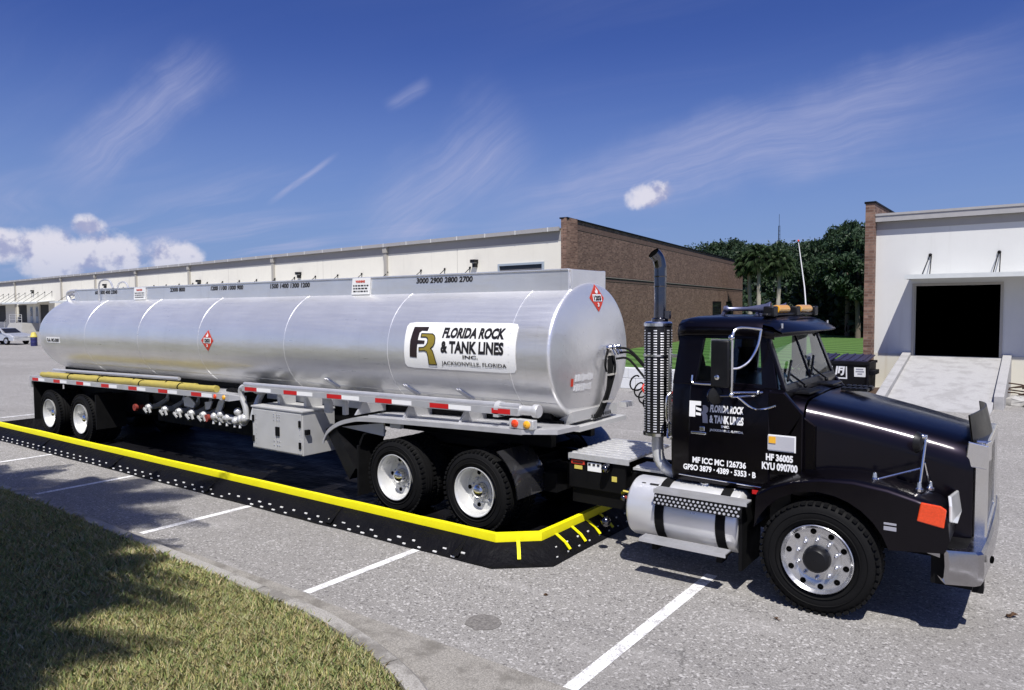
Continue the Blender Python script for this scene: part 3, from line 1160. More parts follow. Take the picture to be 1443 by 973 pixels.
# ------------------------------------------------------------------ right warehouse and its ramp
def build_dock_warehouse():
    Y = 25.6
    r = root('dock_warehouse', (-4.5, Y, 0), 'off-white warehouse with a canopy over an open black dock doorway', 'warehouse')
    x0, x1 = -4.47, 26.0
    dl, dr, db, dt = -3.36, -1.15, 1.05, 3.20
    mb = MB()
    mb.box(x0, dl, Y, Y + .3, 1.10, 5.225)
    mb.box(dr, x1, Y, Y + .3, 1.10, 5.225)
    mb.box(dl, dr, Y, Y + .3, dt, 5.225)
    part('wall', mb, 'white_stucco', r, smooth=0)
    mb = MB()
    mb.box(x0, dl, Y - .025, Y + .3, -0.1, 1.097)
    mb.box(dr, x1, Y - .025, Y + .3, -0.1, 1.097)
    mb.box(dl, dr, Y - .025, Y + .3, -0.1, db - .01)
    part('plinth', mb, 'concrete_plinth', r, smooth=0)
    mb = MB()
    mb.box(-4.74, x0, Y - .30, Y + 52, -0.1, 5.80)
    part('brick_end_wall', mb, 'brown_brick', r, smooth=0, uv=True)
    mb = MB()
    mb.box(-4.77, x0 + .03, Y - .33, Y + 52, 5.80, 5.86)
    part('coping', mb, 'black_frame', r, smooth=0)
    mb = MB()
    mb.box(x0 + .005, x1, Y - .16, Y + 52, 5.23, 5.32)
    part('roof', mb, 'roof_metal', r, smooth=0)
    mb = MB()
    mb.box(x0 + .005, x1, Y - .21, Y - .16, 5.22, 5.46)
    mb.box(x0 + .005, x1, Y - .235, Y - .21, 5.40, 5.47)
    part('gutter', mb, 'gutter_paint', r, smooth=0)
    mb = MB()
    mb.box(x0 + .006, x1, Y - .02, Y - .002, 4.98, 5.222)  # grey strip deepening the gutter's shade on the wall by colour
    part('eave_shade_band', mb, 'eave_shade_grey', r, smooth=0)
    # dark interior seen through the door
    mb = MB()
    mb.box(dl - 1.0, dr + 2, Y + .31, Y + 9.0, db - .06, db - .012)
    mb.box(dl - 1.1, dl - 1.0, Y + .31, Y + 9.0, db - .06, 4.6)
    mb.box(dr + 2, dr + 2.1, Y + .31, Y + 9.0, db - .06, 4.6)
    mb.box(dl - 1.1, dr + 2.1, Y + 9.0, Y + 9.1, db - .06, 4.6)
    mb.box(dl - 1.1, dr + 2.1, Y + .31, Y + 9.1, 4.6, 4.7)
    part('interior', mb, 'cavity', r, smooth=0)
    mb = MB()
    mb.box(dl - .07, dl, Y - .03, Y + .02, db, dt + .07)
    mb.box(dr, dr + .07, Y - .03, Y + .02, db, dt + .07)
    mb.box(dl, dr, Y - .03, Y + .02, dt, dt + .07)
    part('door_frame', mb, 'downspout_paint', r, smooth=0)
    mb = MB()
    mb.box(-3.46, 7.0, Y - 1.17, Y - .003, 3.42, 3.48)
    mb.box(-3.48, 7.0, Y - 1.21, Y - 1.17, 3.38, 3.51)
    mb.box(-3.48, -3.44, Y - 1.17, Y - .003, 3.38, 3.51)
    cn = part('canopy', mb, 'canopy_metal', r, smooth=0)
    for x in (-2.98, -1.23, 0.55, 2.3):
        mb = MB()
        mb.cyl((x, Y - .02, 4.10), (x - .06, Y - 1.1, 3.50), 0.014, 6)
        mb.cyl((x + .05, Y - .02, 4.10), (x + .05, Y - .35, 3.50), 0.014, 6)
        mb.ball((x + .02, Y - .03, 4.13), 0.05, 8)
        part('brace', mb, 'black_frame', cn)


build_dock_warehouse()


def build_ramp():
    Y = 25.57
    r = root('loading_ramp', (-2.2, 23.5, 0), 'pale concrete loading ramp with low side walls below the black doorway', 'ramp')
    mb = MB()
    mb.prism([(-3.42, Y, -.05), (-3.42, Y, 1.045), (-3.42, 21.0, 0.03), (-3.42, 20.6, 0.006), (-3.42, 20.6, -.05)], (2.36, 0, 0))
    part('deck', mb, 'ramp_concrete', r, smooth=0)
    for xa, xb, ye in ((-3.66, -3.424, 20.7), (-1.055, -.84, 21.62)):
        zt = lambda y: 0.14 + 1.03 * (y - 20.7) / (Y - 20.7)
        mb = MB()
        mb.prism([(xa, Y, -.05), (xa, Y, zt(Y) - .02), (xa, ye, max(.12, zt(ye))), (xa, ye, -.05)], (xb - xa, 0, 0))
        part('side_wall', mb, 'ramp_concrete', r, smooth=0, bevel=0.012)


build_ramp()


def build_dumpster():
    x0, x1, y0, y1 = -6.17, -4.22, 23.35, 24.55
    r = root('dumpster', ((x0 + x1) / 2, (y0 + y1) / 2, 0), 'black steel dumpster with white signs beside the brick wall end', 'dumpster')
    mb = MB()
    mb.prism([(x0, y0 + .12, .12), (x0, y0, .92), (x0, y1, .92), (x0, y1 - .12, .12)], (x1 - x0, 0, 0))
    mb.box(x0 - .03, x1 + .03, y0 - .03, y0 + .01, .86, .94)
    mb.box(x0 - .03, x1 + .03, y1 - .01, y1 + .03, .86, .94)
    for k in range(5):
        xx = x0 + .02 + k * (x1 - x0 - .06) / 4
        if k in (0, 4):
            mb.box(xx, xx + .05, y0 - .02, y0 + .03, .14, .86)
    mb.box(x1, x1 + .12, y0 + .2, y1 - .2, .55, .68)
    for x in (x0 + .15, x1 - .25):
        mb.box(x, x + .1, y0 + .15, y1 - .15, 0, .12)
    part('bin', mb, 'dumpster_paint', r, smooth=0, bevel=0.008)
    for k in range(2):
        a = x0 + .02 + k * 1.0
        mb = MB()
        mb.prism([(a, y0 - .02, .955), (a, y0 - .02, .985), (a, y1, 1.10), (a, y1, 1.07)], (.9, 0, 0))
        for q in range(4):
            mb.prism([(a + .1 + q * .22, y0, .99), (a + .1 + q * .22, y1 - .05, 1.10), (a + .1 + q * .22, y1 - .05, 1.125), (a + .1 + q * .22, y0, 1.012)], (.05, 0, 0))
        part('lid', mb, 'drum_lid', r, smooth=0)
    fn = plane_fn((0, y0 + .048, 0), (1, 0, 0), (0, -.148, 1), 0)
    sl = lambda u, z: (u, y0 + .12 * (0.92 - z) / .8 - .012, z)
    mb = MB()
    for q in (((-5.240, .80), (-5.240, .42), (-5.205, .42), (-5.205, .80)), ((-4.840, .80), (-4.840, .42), (-4.805, .42), (-4.805, .80)), ((-5.205, .42), (-4.840, .42), (-4.840, .46), (-5.205, .46))):
        put_poly(mb, q, sl)
    put_text(mb, 'JFJ', sl, -5.160, -4.880, .52, .80, bold=0.05, shear=0.15)
    part('emblem', mb, 'lettering_white', r, smooth=0, recalc=True)
    mb = MB()
    put_poly(mb, ((-4.610, .50), (-4.300, .50), (-4.300, .78), (-4.610, .78)), sl)
    f = part('sign', mb, 'sign_white', r, smooth=0)
    mb = MB()
    s2 = lambda u, z: (u, y0 + .12 * (0.92 - z) / .8 - .016, z)
    for z, a, b in ((.71, -4.560, -4.360), (.64, -4.570, -4.340), (.57, -4.520, -4.390)):
        put_poly(mb, ((a, z), (b, z), (b, z + .035), (a, z + .035)), s2)
    part('faded_lettering', mb, 'lettering_grey', f, smooth=0)


simple('drum_lid', (0.02, 0.018, 0.045), 0.5, var=0.2)
build_dumpster()


def build_block_wall():
    r = root('block_wall', (-10.2, 20.9, 0), 'low wall of pale concrete blocks at the lawn edge beside the exhaust stack', 'wall')
    mb = MB()
    for row in range(2):
        for k in range(8):
            x = -12.6 + k * .52 + (0.26 if row else 0)
            mb.box(x + .006, x + .514, 20.9, 21.2, row * .335 + .004, row * .335 + .331)
    part('blocks', mb, 'block_paint', r, smooth=0, bevel=0.012)
    mb = MB()
    mb.box(-12.58, -8.2, 20.925, 21.18, 0, .66)
    part('mortar', mb, 'concrete', r, smooth=0)


build_block_wall()


def build_rocks():
    spots = [(-.62, 22.9, .22), (-.28, 22.6, .16), (-.05, 23.3, .26), (.25, 22.8, .18), (-.45, 23.6, .15)]
    labs = ['pale grey boulder at the foot of the ramp side wall, nearest the wall', 'small pale rock just right of the ramp, in front of the others',
            'largest grey rock of the pile right of the loading ramp', 'flat grey rock at the right end of the pile by the ramp', 'small rock behind the others by the ramp wall']
    for (x, y, s), lb in zip(spots, labs):
        mb = MB()
        mb.ball((x, y, s * .4), s, 10, 0, (1.3, 1.0, .7))
        mb.v = [(p[0] + random.uniform(-1, 1) * s * .16, p[1] + random.uniform(-1, 1) * s * .16, max(0, p[2] + random.uniform(-1, 1) * s * .12)) for p in mb.v]
        single('rock', mb, 'rock_grey', (x, y, 0), lb, 'rock', 'rocks beside the loading ramp', smooth=20)
    # a heap of dry branches over them
    mb = MB()
    for k in range(26):
        a = random.uniform(-.5, .5)
        c = Vector((random.uniform(-.75, .5), random.uniform(23.2, 24.2), random.uniform(.1, .42)))
        d = Vector((math.cos(a), random.uniform(-.4, .4), random.uniform(-.25, .25))) * random.uniform(.25, .55)
        mb.tube([c - d, c + Vector((0, 0, .04)), c + d], [.022, .018, .008], 5)
    single('brush_heap', mb, 'mulch', (-.1, 23.7, 0), 'heap of dark dry branches beside the loading ramp wall', 'brush')


build_rocks()


# ------------------------------------------------------------------ trees
def leaf_mesh(name, centers, normals_bias, size, mat, blade=False, aspect=1.6):
    n = len(centers)
    c = np.asarray(centers)
    u = RNG.normal(size=(n, 3))
    u += normals_bias
    u /= np.linalg.norm(u, axis=1)[:, None]
    r = RNG.normal(size=(n, 3))
    v = np.cross(u, r)
    v /= np.linalg.norm(v, axis=1)[:, None] + 1e-9
    s = size * RNG.uniform(0.6, 1.35, n)[:, None]
    a, b = u * s * aspect / 2, v * s / 2
    V = np.stack([c - a, c + b * .9 - a * .1, c + a, c - b * .9 - a * .1], 1).reshape(-1, 3)
    me = bpy.data.meshes.new(name)
    me.vertices.add(n * 4)
    me.vertices.foreach_set('co', V.ravel())
    me.loops.add(n * 4)
    me.loops.foreach_set('vertex_index', np.arange(n * 4))
    me.polygons.add(n)
    me.polygons.foreach_set('loop_start', np.arange(n) * 4)
    me.materials.append(MATS[mat])
    me.update(calc_edges=True)
    return me


def crown_points(h0, h1, rad, nclump, per, seed, shape=1.0):
    rg = np.random.default_rng(seed)
    pts = []
    limbs = []
    hc, hh = (h0 + h1) / 2, (h1 - h0) / 2
    for k in range(nclump):
        while True:
            q = rg.uniform(-1, 1, 3)
            d = np.linalg.norm(q)
            if 0.45 < d < 1.0:
                break
        z = hc + q[2] * hh
        taper = 1.0 - shape * max(0.0, q[2]) ** 2 * 0.55
        c = np.array([q[0] * rad * taper, q[1] * rad * taper, z])
        cr = rad * rg.uniform(0.20, 0.36)
        m = int(per * rg.uniform(0.6, 1.3))
        g = rg.normal(size=(m, 3)) * cr * np.array([.55, .55, .36])
        pts.append(c + g)
        limbs.append(c)
    return np.concatenate(pts), limbs


def trunk_mb(h, r, limbs, seed):
    rg = random.Random(seed)
    mb = MB()
    bend = [Vector((0, 0, 0))]
    for k in range(1, 6):
        bend.append(Vector((rg.uniform(-.2, .2) * k * .3, rg.uniform(-.2, .2) * k * .3, h * k / 5)))
    mb.tube(bend, [r * (1.25 - .16 * k) for k in range(6)], 9)
    for c in limbs:
        t = rg.uniform(.45, .9)
        i = min(4, int(t * 5))
        p = bend[i].lerp(bend[i + 1], t * 5 - i)
        q = Vector(c)
        mb.tube([p, p.lerp(q, .5) + Vector((0, 0, -.2)), q], [r * .32, r * .2, r * .06], 5, False)
    return mb


TREE_PROTO = {}


def tree_meshes(kind):
    if kind in TREE_PROTO:
        return TREE_PROTO[kind]
    k, seed = kind
    if k == 'oak':
        pts, limbs = crown_points(2.0, 9.6, 3.4, 52, 380, seed, .6)
        cm = leaf_mesh('crown', pts, np.array([0, 0, .3]), 0.20, 'leaf_dark')
        tm = make_mesh('trunk', trunk_mb(7.0, .26, limbs[:18], seed), ['bark'])
    elif k == 'pine':
        pts, limbs = crown_points(3.6, 10.0, 2.5, 46, 400, seed, 1.0)
        cm = leaf_mesh('crown', pts, np.array([0, 0, .8]), 0.18, 'leaf_pine', aspect=2.6)
        tm = make_mesh('trunk', trunk_mb(9.0, .2, limbs[:20], seed), ['bark'])
    else:
        pts, limbs = crown_points(0.2, 3.2, 2.2, 26, 170, seed, .4)
        cm = leaf_mesh('crown', pts, np.array([0, 0, .2]), 0.26, 'leaf_dark')
        tm = make_mesh('trunk', trunk_mb(1.8, .10, limbs[:10], seed), ['bark'])
    TREE_PROTO[kind] = (tm, cm)
    return TREE_PROTO[kind]


def plant_tree(name, kind, x, y, sc, rz, label, cat, group):
    tm, cm = tree_meshes(kind)
    r = root(name, (x, y, 0), label, cat, group)
    r.scale = sc if isinstance(sc, tuple) else (sc, sc, sc)
    r.rotation_euler = (0, 0, rz)
    link('trunk', tm, r)
    link('crown', cm, r)
    return r


def frond_fan(mb, base, d, length, width, nb, droop, m=0):
    """one fan frond: a petiole and a hand of narrow blades"""
    d = Vector(d).normalized()
    side = d.cross(Vector((0, 0, 1)))
    if side.length < .05:
        side = Vector((1, 0, 0))
    side.normalize()
    up = side.cross(d).normalized()
    hub = Vector(base) + d * length * .48 + Vector((0, 0, -droop * .15))
    mb.add([Vector(base) - side * .02, Vector(base) + side * .02, hub + side * .015, hub - side * .015], [(0, 1, 2, 3)], m)
    for k in range(nb):
        a = (k / (nb - 1) - .5) * 2.5
        bd = (d * math.cos(a) + side * math.sin(a)).normalized()
        ln = length * .56 * (1 - .28 * abs(a) / 1.25)
        tip = hub + bd * ln + Vector((0, 0, -droop * (.5 + random.random() * .35)))
        midp = hub + bd * ln * .55 + up * .05 * length + Vector((0, 0, -droop * .12))
        w = side * math.cos(a) - d * math.sin(a)
        w = w * width
        mb.add([hub - w * .4, hub + w * .4, midp + w, tip, midp - w], [(0, 1, 2, 3, 4)], m)


def palm_meshes(h, rad, nf, seed, nb=15, w=.03):
    random.seed(seed)
    mb = MB()
    pth = [Vector((0, 0, 0)), Vector((.06, .03, h * .35)), Vector((-.05, .05, h * .7)), Vector((0, 0, h))]
    pth = spline(pth, 6)
    n = len(pth)
    mb.tube(pth, [.17 + .02 * ((i * 7) % 3) - .035 * i / n for i in range(n)], 10)
    for k in range(20):
        a = k * 2.4
        z = h - .05 - k * .035
        mb.obox((math.cos(a) * .15, math.sin(a) * .15, z), Vector((math.cos(a), math.sin(a), .9)).normalized() * .13, Vector((-math.sin(a), math.cos(a), 0)) * .05, Vector((math.cos(a), math.sin(a), -.8)) * .015)
    tm = make_mesh('trunk', mb, ['palm_bark'])
    mb = MB()
    for k in range(nf):
        a = k * 2.39996
        el = 1.25 - 1.95 * (k / nf)
        d = Vector((math.cos(a) * math.cos(el), math.sin(a) * math.cos(el), math.sin(el)))
        frond_fan(mb, (0, 0, h), d, rad * random.uniform(.8, 1.1), w, nb, rad * (.25 + .25 * (k / nf)))
    cm = make_mesh('crown', mb, ['leaf_palm'], smooth=0)
    return tm, cm


def feather_palm(h, rad, nf, seed):
    """a smooth trunk with arching fronds, each a rib with two rows of leaflets"""
    rg = random.Random(seed)
    mb = MB()
    mb.tube(spline([(0, 0, 0), (.08, .02, h * .4), (.02, -.05, h * .75), (0, 0, h)], 6), [.17 - .004 * i for i in range(19)], 10)
    tm = make_mesh('trunk', mb, ['palm_bark'])
    mb = MB()
    for k in range(nf):
        a = k * 2.39996
        el = 1.0 - 1.25 * k / nf
        ca, sa = math.cos(a), math.sin(a)
        side = Vector((-sa, ca, 0))
        L = rad * rg.uniform(.85, 1.1)
        rib = []
        for i in range(11):
            t = i / 10
            out = L * (t * math.cos(el) + .12 * t * t)
            z = h + L * (t * math.sin(el) - .62 * t * t)
            rib.append(Vector((ca * out, sa * out, z)))
        mb.tube(rib, [.022 - .0017 * i for i in range(11)], 5)
        for i in range(1, 44):
            t = .12 + .88 * i / 44
            q = min(9, int(t * 10))
            p = rib[q].lerp(rib[q + 1], t * 10 - q)
            tg = (rib[q + 1] - rib[q]).normalized()
            ln = rad * .27 * math.sin(math.pi * (.18 + .78 * t)) * rg.uniform(.85, 1.1)
            for sg in (-1, 1):
                d = (side * sg * .85 + tg * .55 + Vector((0, 0, -.30))).normalized()
                w = tg * .017
                mb.add([p - w, p + w, p + d * ln * .6 + w * .9, p + d * ln + Vector((0, 0, -.05)), p + d * ln * .6 - w * .9], [(0, 1, 2, 3, 4)])
    cm = make_mesh('crown', mb, ['leaf_palm'], smooth=0)
    return tm, cm


def build_trees():
    oak_l = 'dark broad oak standing in the tree belt beyond the lawn'
    far = [  # name, kind, x, y, scale, label
        ('oak_tree', ('oak', 1), -33.5, 96, 1.16, 'dark oak whose crown shows above the brick end wall'),
        ('oak_tree', ('oak', 2), -29.5, 90, 1.08, 'dark oak just right of the brick wall, behind the palms'),
        ('pine_tree', ('pine', 3), -26.6, 92, 1.04, 'dense pine behind the palms, below the thin radio mast'),
        ('oak_tree', ('oak', 3), -23.2, 86, 1.0, 'broad oak right of the palms, beyond the lawn'),
        ('oak_tree', ('oak', 1), -19.6, 80, .95, 'low oak in the gap above the cab beacon bar'),
        ('pine_tree', ('pine', 5), -17.3, 74, .93, 'pine left of the tall dark pines, behind the cab aerial'),
        ('pine_tree', ('pine', 3), -13.8, 67, .96, 'tallest dark pine beside the dock warehouse'),
        ('pine_tree', ('pine', 5), -12.2, 63, .86, 'dark pine partly hidden by the brick end of the dock warehouse'),
        ('pine_tree', ('pine', 3), -15.6, 78, 1.06, 'dark pine behind the tallest pine, deep in the tree belt'),
        ('oak_tree', ('oak', 2), -14.2, 72, 1.0, 'dark oak filling in beneath the tall pines'),
        ('oak_tree', ('oak', 2), -40.6, 101, 1.24, 'oak farthest along the brick end wall, only its top in view'),
        ('oak_tree', ('oak', 1), -38, 104, 1.24, 'farthest oak, hidden mostly behind the brick end wall'),
    ]
    for i, (n, k, x, y, s, lb) in enumerate(far):
        plant_tree(n, k, x, y, s, i * 1.3, lb, n.split('_')[0] + ' tree', 'trees beyond the lawn')
    # understorey, dense and dark between the trunks: nobody could count it
    P = []
    for k in range(110):
        t = k / 110
        cx = -31 + 25 * t + RNG.normal() * .6
        cy = 86 - 26 * t + RNG.normal() * 1.2 + 2
        m = 130
        hh = RNG.uniform(1.5, 4.4)
        g = RNG.normal(size=(m, 3)) * np.array([.9, .8, .34 * hh]) + np.array([cx, cy, hh * .55])
        g[:, 2] = np.abs(g[:, 2])
        P.append(g)
    me = leaf_mesh('undergrowth', np.concatenate(P), np.array([0, 0, .2]), .42, 'leaf_dark')
    tag(link('undergrowth', me), 'dark dense undergrowth at the far edge of the lawn', 'undergrowth', None, 'stuff')
    tm, cm = palm_meshes(6.6, 1.55, 46, 3, 15, .05)
    for i, (x, y, s, lb) in enumerate(((-22.0, 66.5, 1.0, 'cabbage palm with a pale trunk, closest to the brick wall'), (-20.9, 65.8, 1.06, 'cabbage palm in the middle of the three, palest trunk'),
                                       (-19.3, 66.0, .98, 'cabbage palm farthest right of the three'))):
        r = root('palm_tree', (x, y, 0), lb, 'palm tree', 'palms beyond the lawn')
        r.scale = (s, s, s)
        r.rotation_euler = (0, 0, i * 2.1)
        link('trunk', tm, r)
        link('crown', cm, r)
    # palms on the verge behind the camera; only their shade shows
    shade = [(-10.6, 3.85, 7.2), (-7.7, 2.35, 6.0), (-9.3, 3.2, 5.4), (-6.7, 1.5, 6.2), (-13.0, 3.6, 5.8), (-9.7, 1.9, 6.4), (-7.4, .9, 6.0), (-8.4, 2.5, 6.6), (-11.6, 2.6, 6.2), (-8.7, 1.5, 6.8), (-10.4, 2.9, 7.0), (-12.4, 2.9, 6.6), (-6.2, .7, 6.3)]
    tm2, cm2 = feather_palm(5.8, 1.9, 20, 9)
    for i, (sx, sy, h) in enumerate(shade):
        k = h / 5.8
        x = sx - LIGHT.x / -LIGHT.z * h
        y = sy - LIGHT.y / -LIGHT.z * h
        r = root('palm_tree', (x, y, 0.08), 'feather palm on the verge that shades the grass', 'palm tree', 'palms on the verge')
        r.scale = (k, k, k)
        r.rotation_euler = (0, 0, i * 1.7)
        link('trunk', tm2, r)
        link('crown', cm2, r)


build_trees()


def build_mast():
    mb = MB()
    x, y = -34.5, 118
    for k in range(3):
        a = k * 2.1
        mb.cyl((x + .22 * math.cos(a), y + .22 * math.sin(a), 0), (x + .12 * math.cos(a), y + .12 * math.sin(a), 15.2), .035, 5)
    for k in range(24):
        z = .6 + k * .6
        pts = [(x + .2 * math.cos(j * 2.1), y + .2 * math.sin(j * 2.1), z) for j in range(3)]
        mb.tube(pts, .02, 4, False, True)
    mb.cyl((x, y, 15), (x, y, 17.0), .03, 5)
    single('radio_mast', mb, 'black_frame', (x, y, 0), 'thin dark radio mast rising above the trees', 'mast')


build_mast()


# ------------------------------------------------------------------ far sedan and drum
def build_car():
    ox, oy = -65.4, 22.4
    L, Wd = 4.2, 1.6
    r = root('sedan', (ox, oy, 0), 'silver four door sedan parked by the far left dock', 'car')

    def P(x, y, z):
        a = math.radians(16)
        return (ox + x * math.cos(a) - y * math.sin(a), oy + x * math.sin(a) + y * math.cos(a), z)
    prof = [(-2.1, .32), (-2.1, .75), (-1.9, .86), (-1.25, .90), (-.80, 1.22), (-.1, 1.29), (.45, 1.25), (1.0, .90), (1.75, .80), (2.1, .62), (2.12, .34)]
    rows = []
    for y, ins in ((-Wd / 2, .0), (-Wd / 2 + .05, .0), (Wd / 2 - .05, .0), (Wd / 2, .0)):
        row = []
        for (x, z) in prof:
            edge = abs(y) > Wd / 2 - .02
            yy = y * (0.80 if z > 1.0 else 1.0)
            row.append(P(x * (.985 if edge else 1), yy, z - (.04 if edge and z > .6 else 0)))
        rows.append(row)
    mb = MB()
    mb.grid(rows)
    n = len(prof)
    mb.add(rows[0], [tuple(range(n))])
    mb.add(rows[-1], [tuple(range(n))])
    part('body', mb, 'car_silver', r, smooth=40)
    for sgn in (-1, 1):
        for q in (((-1.05, .94), (-.72, 1.18), (-.22, 1.23), (-.22, .94)), ((-.14, .94), (-.14, 1.235), (.40, 1.2), (.82, .94))):
            mb = MB()
            mb.prism([P(x, sgn * (Wd / 2 * (.99 if z < 1 else .805)), z) for x, z in q], Vector(P(0, sgn * .012, 0)) - Vector(P(0, 0, 0)))
            part('side_window', mb, 'dark_glass', r, smooth=0)
        for x in (-1.3, 1.32):
            w = link('wheel', None, r)
            c = Vector(P(x, sgn * (Wd / 2 - .14), .30))
            ax = Vector(P(0, sgn, 0)) - Vector(P(0, 0, 0))
            mb = MB()
            mb.lathe(c, ax, [(0, .18), (0, .27), (.04, .30), (.14, .30), (.17, .27), (.17, .19)], 18)
            part('tyre', mb, 'black_rubber', w)
            mb = MB()
            mb.lathe(c, ax, [(.15, .19), (.12, .15), (.14, .06), (.14, .001)], 18)
            part('rim', mb, 'polished_rim', w)
    mb = MB()
    mb.prism([P(1.0, -.62, .915), P(.47, -.56, 1.24), P(.47, .56, 1.24), P(1.0, .62, .915)], Vector(P(.01, 0, 0)) - Vector(P(0, 0, 0)) + Vector((0, 0, .012)))
    part('windscreen', mb, 'dark_glass', r, smooth=0)
    for sgn in (-1, 1):
        mb = MB()
        mb.obox(P(2.09, sgn * .55, .60), Vector(P(.03, 0, 0)) - Vector(P(0, 0, 0)), Vector(P(0, .18, 0)) - Vector(P(0, 0, 0)), (0, 0, .06))
        part('headlight', mb, 'lamp_clear', r)
    mb = MB()
    mb.obox(P(2.13, 0, .40), Vector(P(.05, 0, 0)) - Vector(P(0, 0, 0)), Vector(P(0, .78, 0)) - Vector(P(0, 0, 0)), (0, 0, .09))
    part('bumper', mb, 'lamp_clear', r)


build_car()


def build_drum():
    x, y = -60.2, 22.5
    r = root('drum', (x, y, 0), 'dark blue drum with a yellow top beside the sedan', 'drum')
    mb = MB()
    mb.lathe((x, y, 0), (0, 0, 1), [(0, .18), (.02, .22), (.25, .22), (.27, .23), (.29, .22), (.50, .22), (.52, .23), (.54, .22), (.66, .22)], 20, caps=True)
    part('body', mb, 'drum_blue', r)
    mb = MB()
    mb.lathe((x, y, .66), (0, 0, 1), [(0, .235), (.06, .235), (.12, .2), (.32, .15), (.36, .04)], 20, caps=True)
    part('lid', mb, 'sticker_yellow', r)


build_drum()


# ================================================================== SPILL BERM
def build_berm():
    r = root('spill_berm', (-11, 7.5, 0), 'black spill containment berm with a yellow rim under the tanker', 'containment berm')
    HT = .26
    # outer ground outline, and the rim just inside it
    out = [(-18.6, 5.63), (-4.42, 5.63), (-3.95, 6.04), (-3.95, 9.35), (-18.6, 9.35), (-18.95, 9.0), (-18.95, 6.0)]
    rim = [(-18.15, 5.92), (-4.56, 5.90), (-4.20, 6.22), (-4.20, 9.08), (-18.15, 9.08), (-18.4, 8.9), (-18.4, 6.15)]
    rin = [(-18.1, 5.975), (-4.59, 5.955), (-4.255, 6.25), (-4.255, 9.03), (-18.1, 9.03), (-18.34, 8.85), (-18.34, 6.19)]

    def dense(poly, step=.35):
        o = []
        for i in range(len(poly)):
            a, b = Vector(poly[i]), Vector(poly[(i + 1) % len(poly)])
            # the same number of points for every outline
            k = max(1, int((Vector(rim[(i + 1) % 7]) - Vector(rim[i])).length / step))
            for j in range(k):
                o.append(a.lerp(b, j / k))
        return o
    do, dr, di = dense(out), dense(rim), dense(rin)
    n = len(do)
    rg = random.Random(4)
    wob = [rg.uniform(-1, 1) for _ in range(n)]
    rows = [[], [], [], [], []]
    for i in range(n):
        w = wob[i] * .012
        rows[0].append((do[i].x + w, do[i].y + w, .006))
        q = do[i].lerp(dr[i], .30)
        rows[1].append((q.x, q.y, .022 + abs(w) * .6))
        q = do[i].lerp(dr[i], .55)
        rows[2].append((q.x, q.y, .10 + w))
        rows[3].append((dr[i].x, dr[i].y, HT - .085))
        rows[4].append((dr[i].x, dr[i].y, HT - .084))
    mb = MB()
    mb.grid(rows, close_u=True)
    part('outer_wall', mb, 'berm_fabric', r, smooth=50)
    mb = MB()
    rr = [[], [], [], [], []]
    for i in range(n):
        w = wob[i] * .004
        a, b = dr[i], di[i]
        rr[0].append((a.x, a.y, HT - .085))
        rr[1].append((a.x + (a.x - b.x) * .04, a.y + (a.y - b.y) * .04, HT - .04))
        rr[2].append((a.x, a.y, HT + w))
        rr[3].append((b.x, b.y, HT + w))
        rr[4].append((b.x, b.y, HT - .07))
    mb.grid(rr, close_u=True)
    for k, f in enumerate(mb.f):                            # the low rear end has no yellow band
        if max(mb.v[i][0] for i in f) < -18.0:
            mb.m[k] = 1
            for i in f:
                p = mb.v[i]
                if p[0] < -18.14 and p[2] > .1:
                    mb.v[i] = (p[0], p[1], .05 + (p[2] - .17) * .3)
    part('rim', mb, ['berm_yellow', 'berm_fabric'], r, smooth=30)
    mb = MB()
    rr = [[], [], []]
    for i in range(n):
        a, b = dr[i], di[i]
        c = b + (b - a) * 1.1
        rr[0].append((b.x, b.y, HT - .071))
        rr[1].append((c.x, c.y, .06))
        rr[2].append((c.x + (b.x - a.x) * .8, c.y + (b.y - a.y) * .8, .012))
    mb.grid(rr, close_u=True)
    last = rr[2]
    mb.add(last, [tuple(range(n))])
    part('liner', mb, 'berm_fabric', r, smooth=40)
    # folds and buttress pockets on the outer wall
    for x in (-6.95, -4.95, -9.6, -12.4, -15.2):
        mb = MB()
        mb.prism([(x, 5.90, HT - .10), (x + .06, 5.66, .03), (x - .02, 5.66, .03)], (.03, -.012, 0.012))
        part('fold', mb, 'berm_fabric', r, smooth=0)
    # yellow straps down the front wall
    def wall_pt(t, y):
        """down the front wall: 0 under the rim, 1 near the skirt"""
        k = [(-4.195, .178), (-4.085, .115), (-4.015, .045)]
        (a, za), (b, zb_) = (k[0], k[1]) if t < .6 else (k[1], k[2])
        w = t / .6 if t < .6 else (t - .6) / .4
        return Vector((a + (b - a) * w, y, za + (zb_ - za) * w))
    for y in (6.48, 6.80, 7.12, 7.42):
        m = MB()
        for ta, tb_ in ((0, .6), (.6, 1)):
            a, b = wall_pt(ta, y), wall_pt(tb_, y - .004)
            m.obox((a + b) / 2 + Vector((.006, 0, .008)), (b - a) / 2, (0, .017, 0), (b - a).cross(Vector((0, 1, 0))).normalized() * .006)
        part('strap', m, 'berm_yellow', r, smooth=0)
    m = MB()
    A = [Vector((-4.385, 6.055, .178)), Vector((-4.32, 5.975, .112)), Vector((-4.265, 5.905, .045))]
    sd = Vector((.0135, .0115, 0))
    for a, b in zip(A, A[1:]):
        m.obox((a + b) / 2 + Vector((.004, -.004, .010)), (b - a) / 2, sd, (b - a).cross(sd).normalized() * .006)
    part('strap', m, 'berm_yellow', r, smooth=0)
    # grommet slots: two rows of light plastic along the skirt
    slots = []
    x = -18.3
    while x < -4.75:
        for yy, sh in ((5.668, 0), (5.735, .085)):
            if rg.random() < .93:
                ln = .018 + .010 * rg.random()
                slots.append((x + sh - ln, x + sh + ln, yy - .007, yy + .007, .044 if sh else .012, .058 if sh else .026))
        x += .235 + rg.uniform(-.02, .02)
    y = 6.25
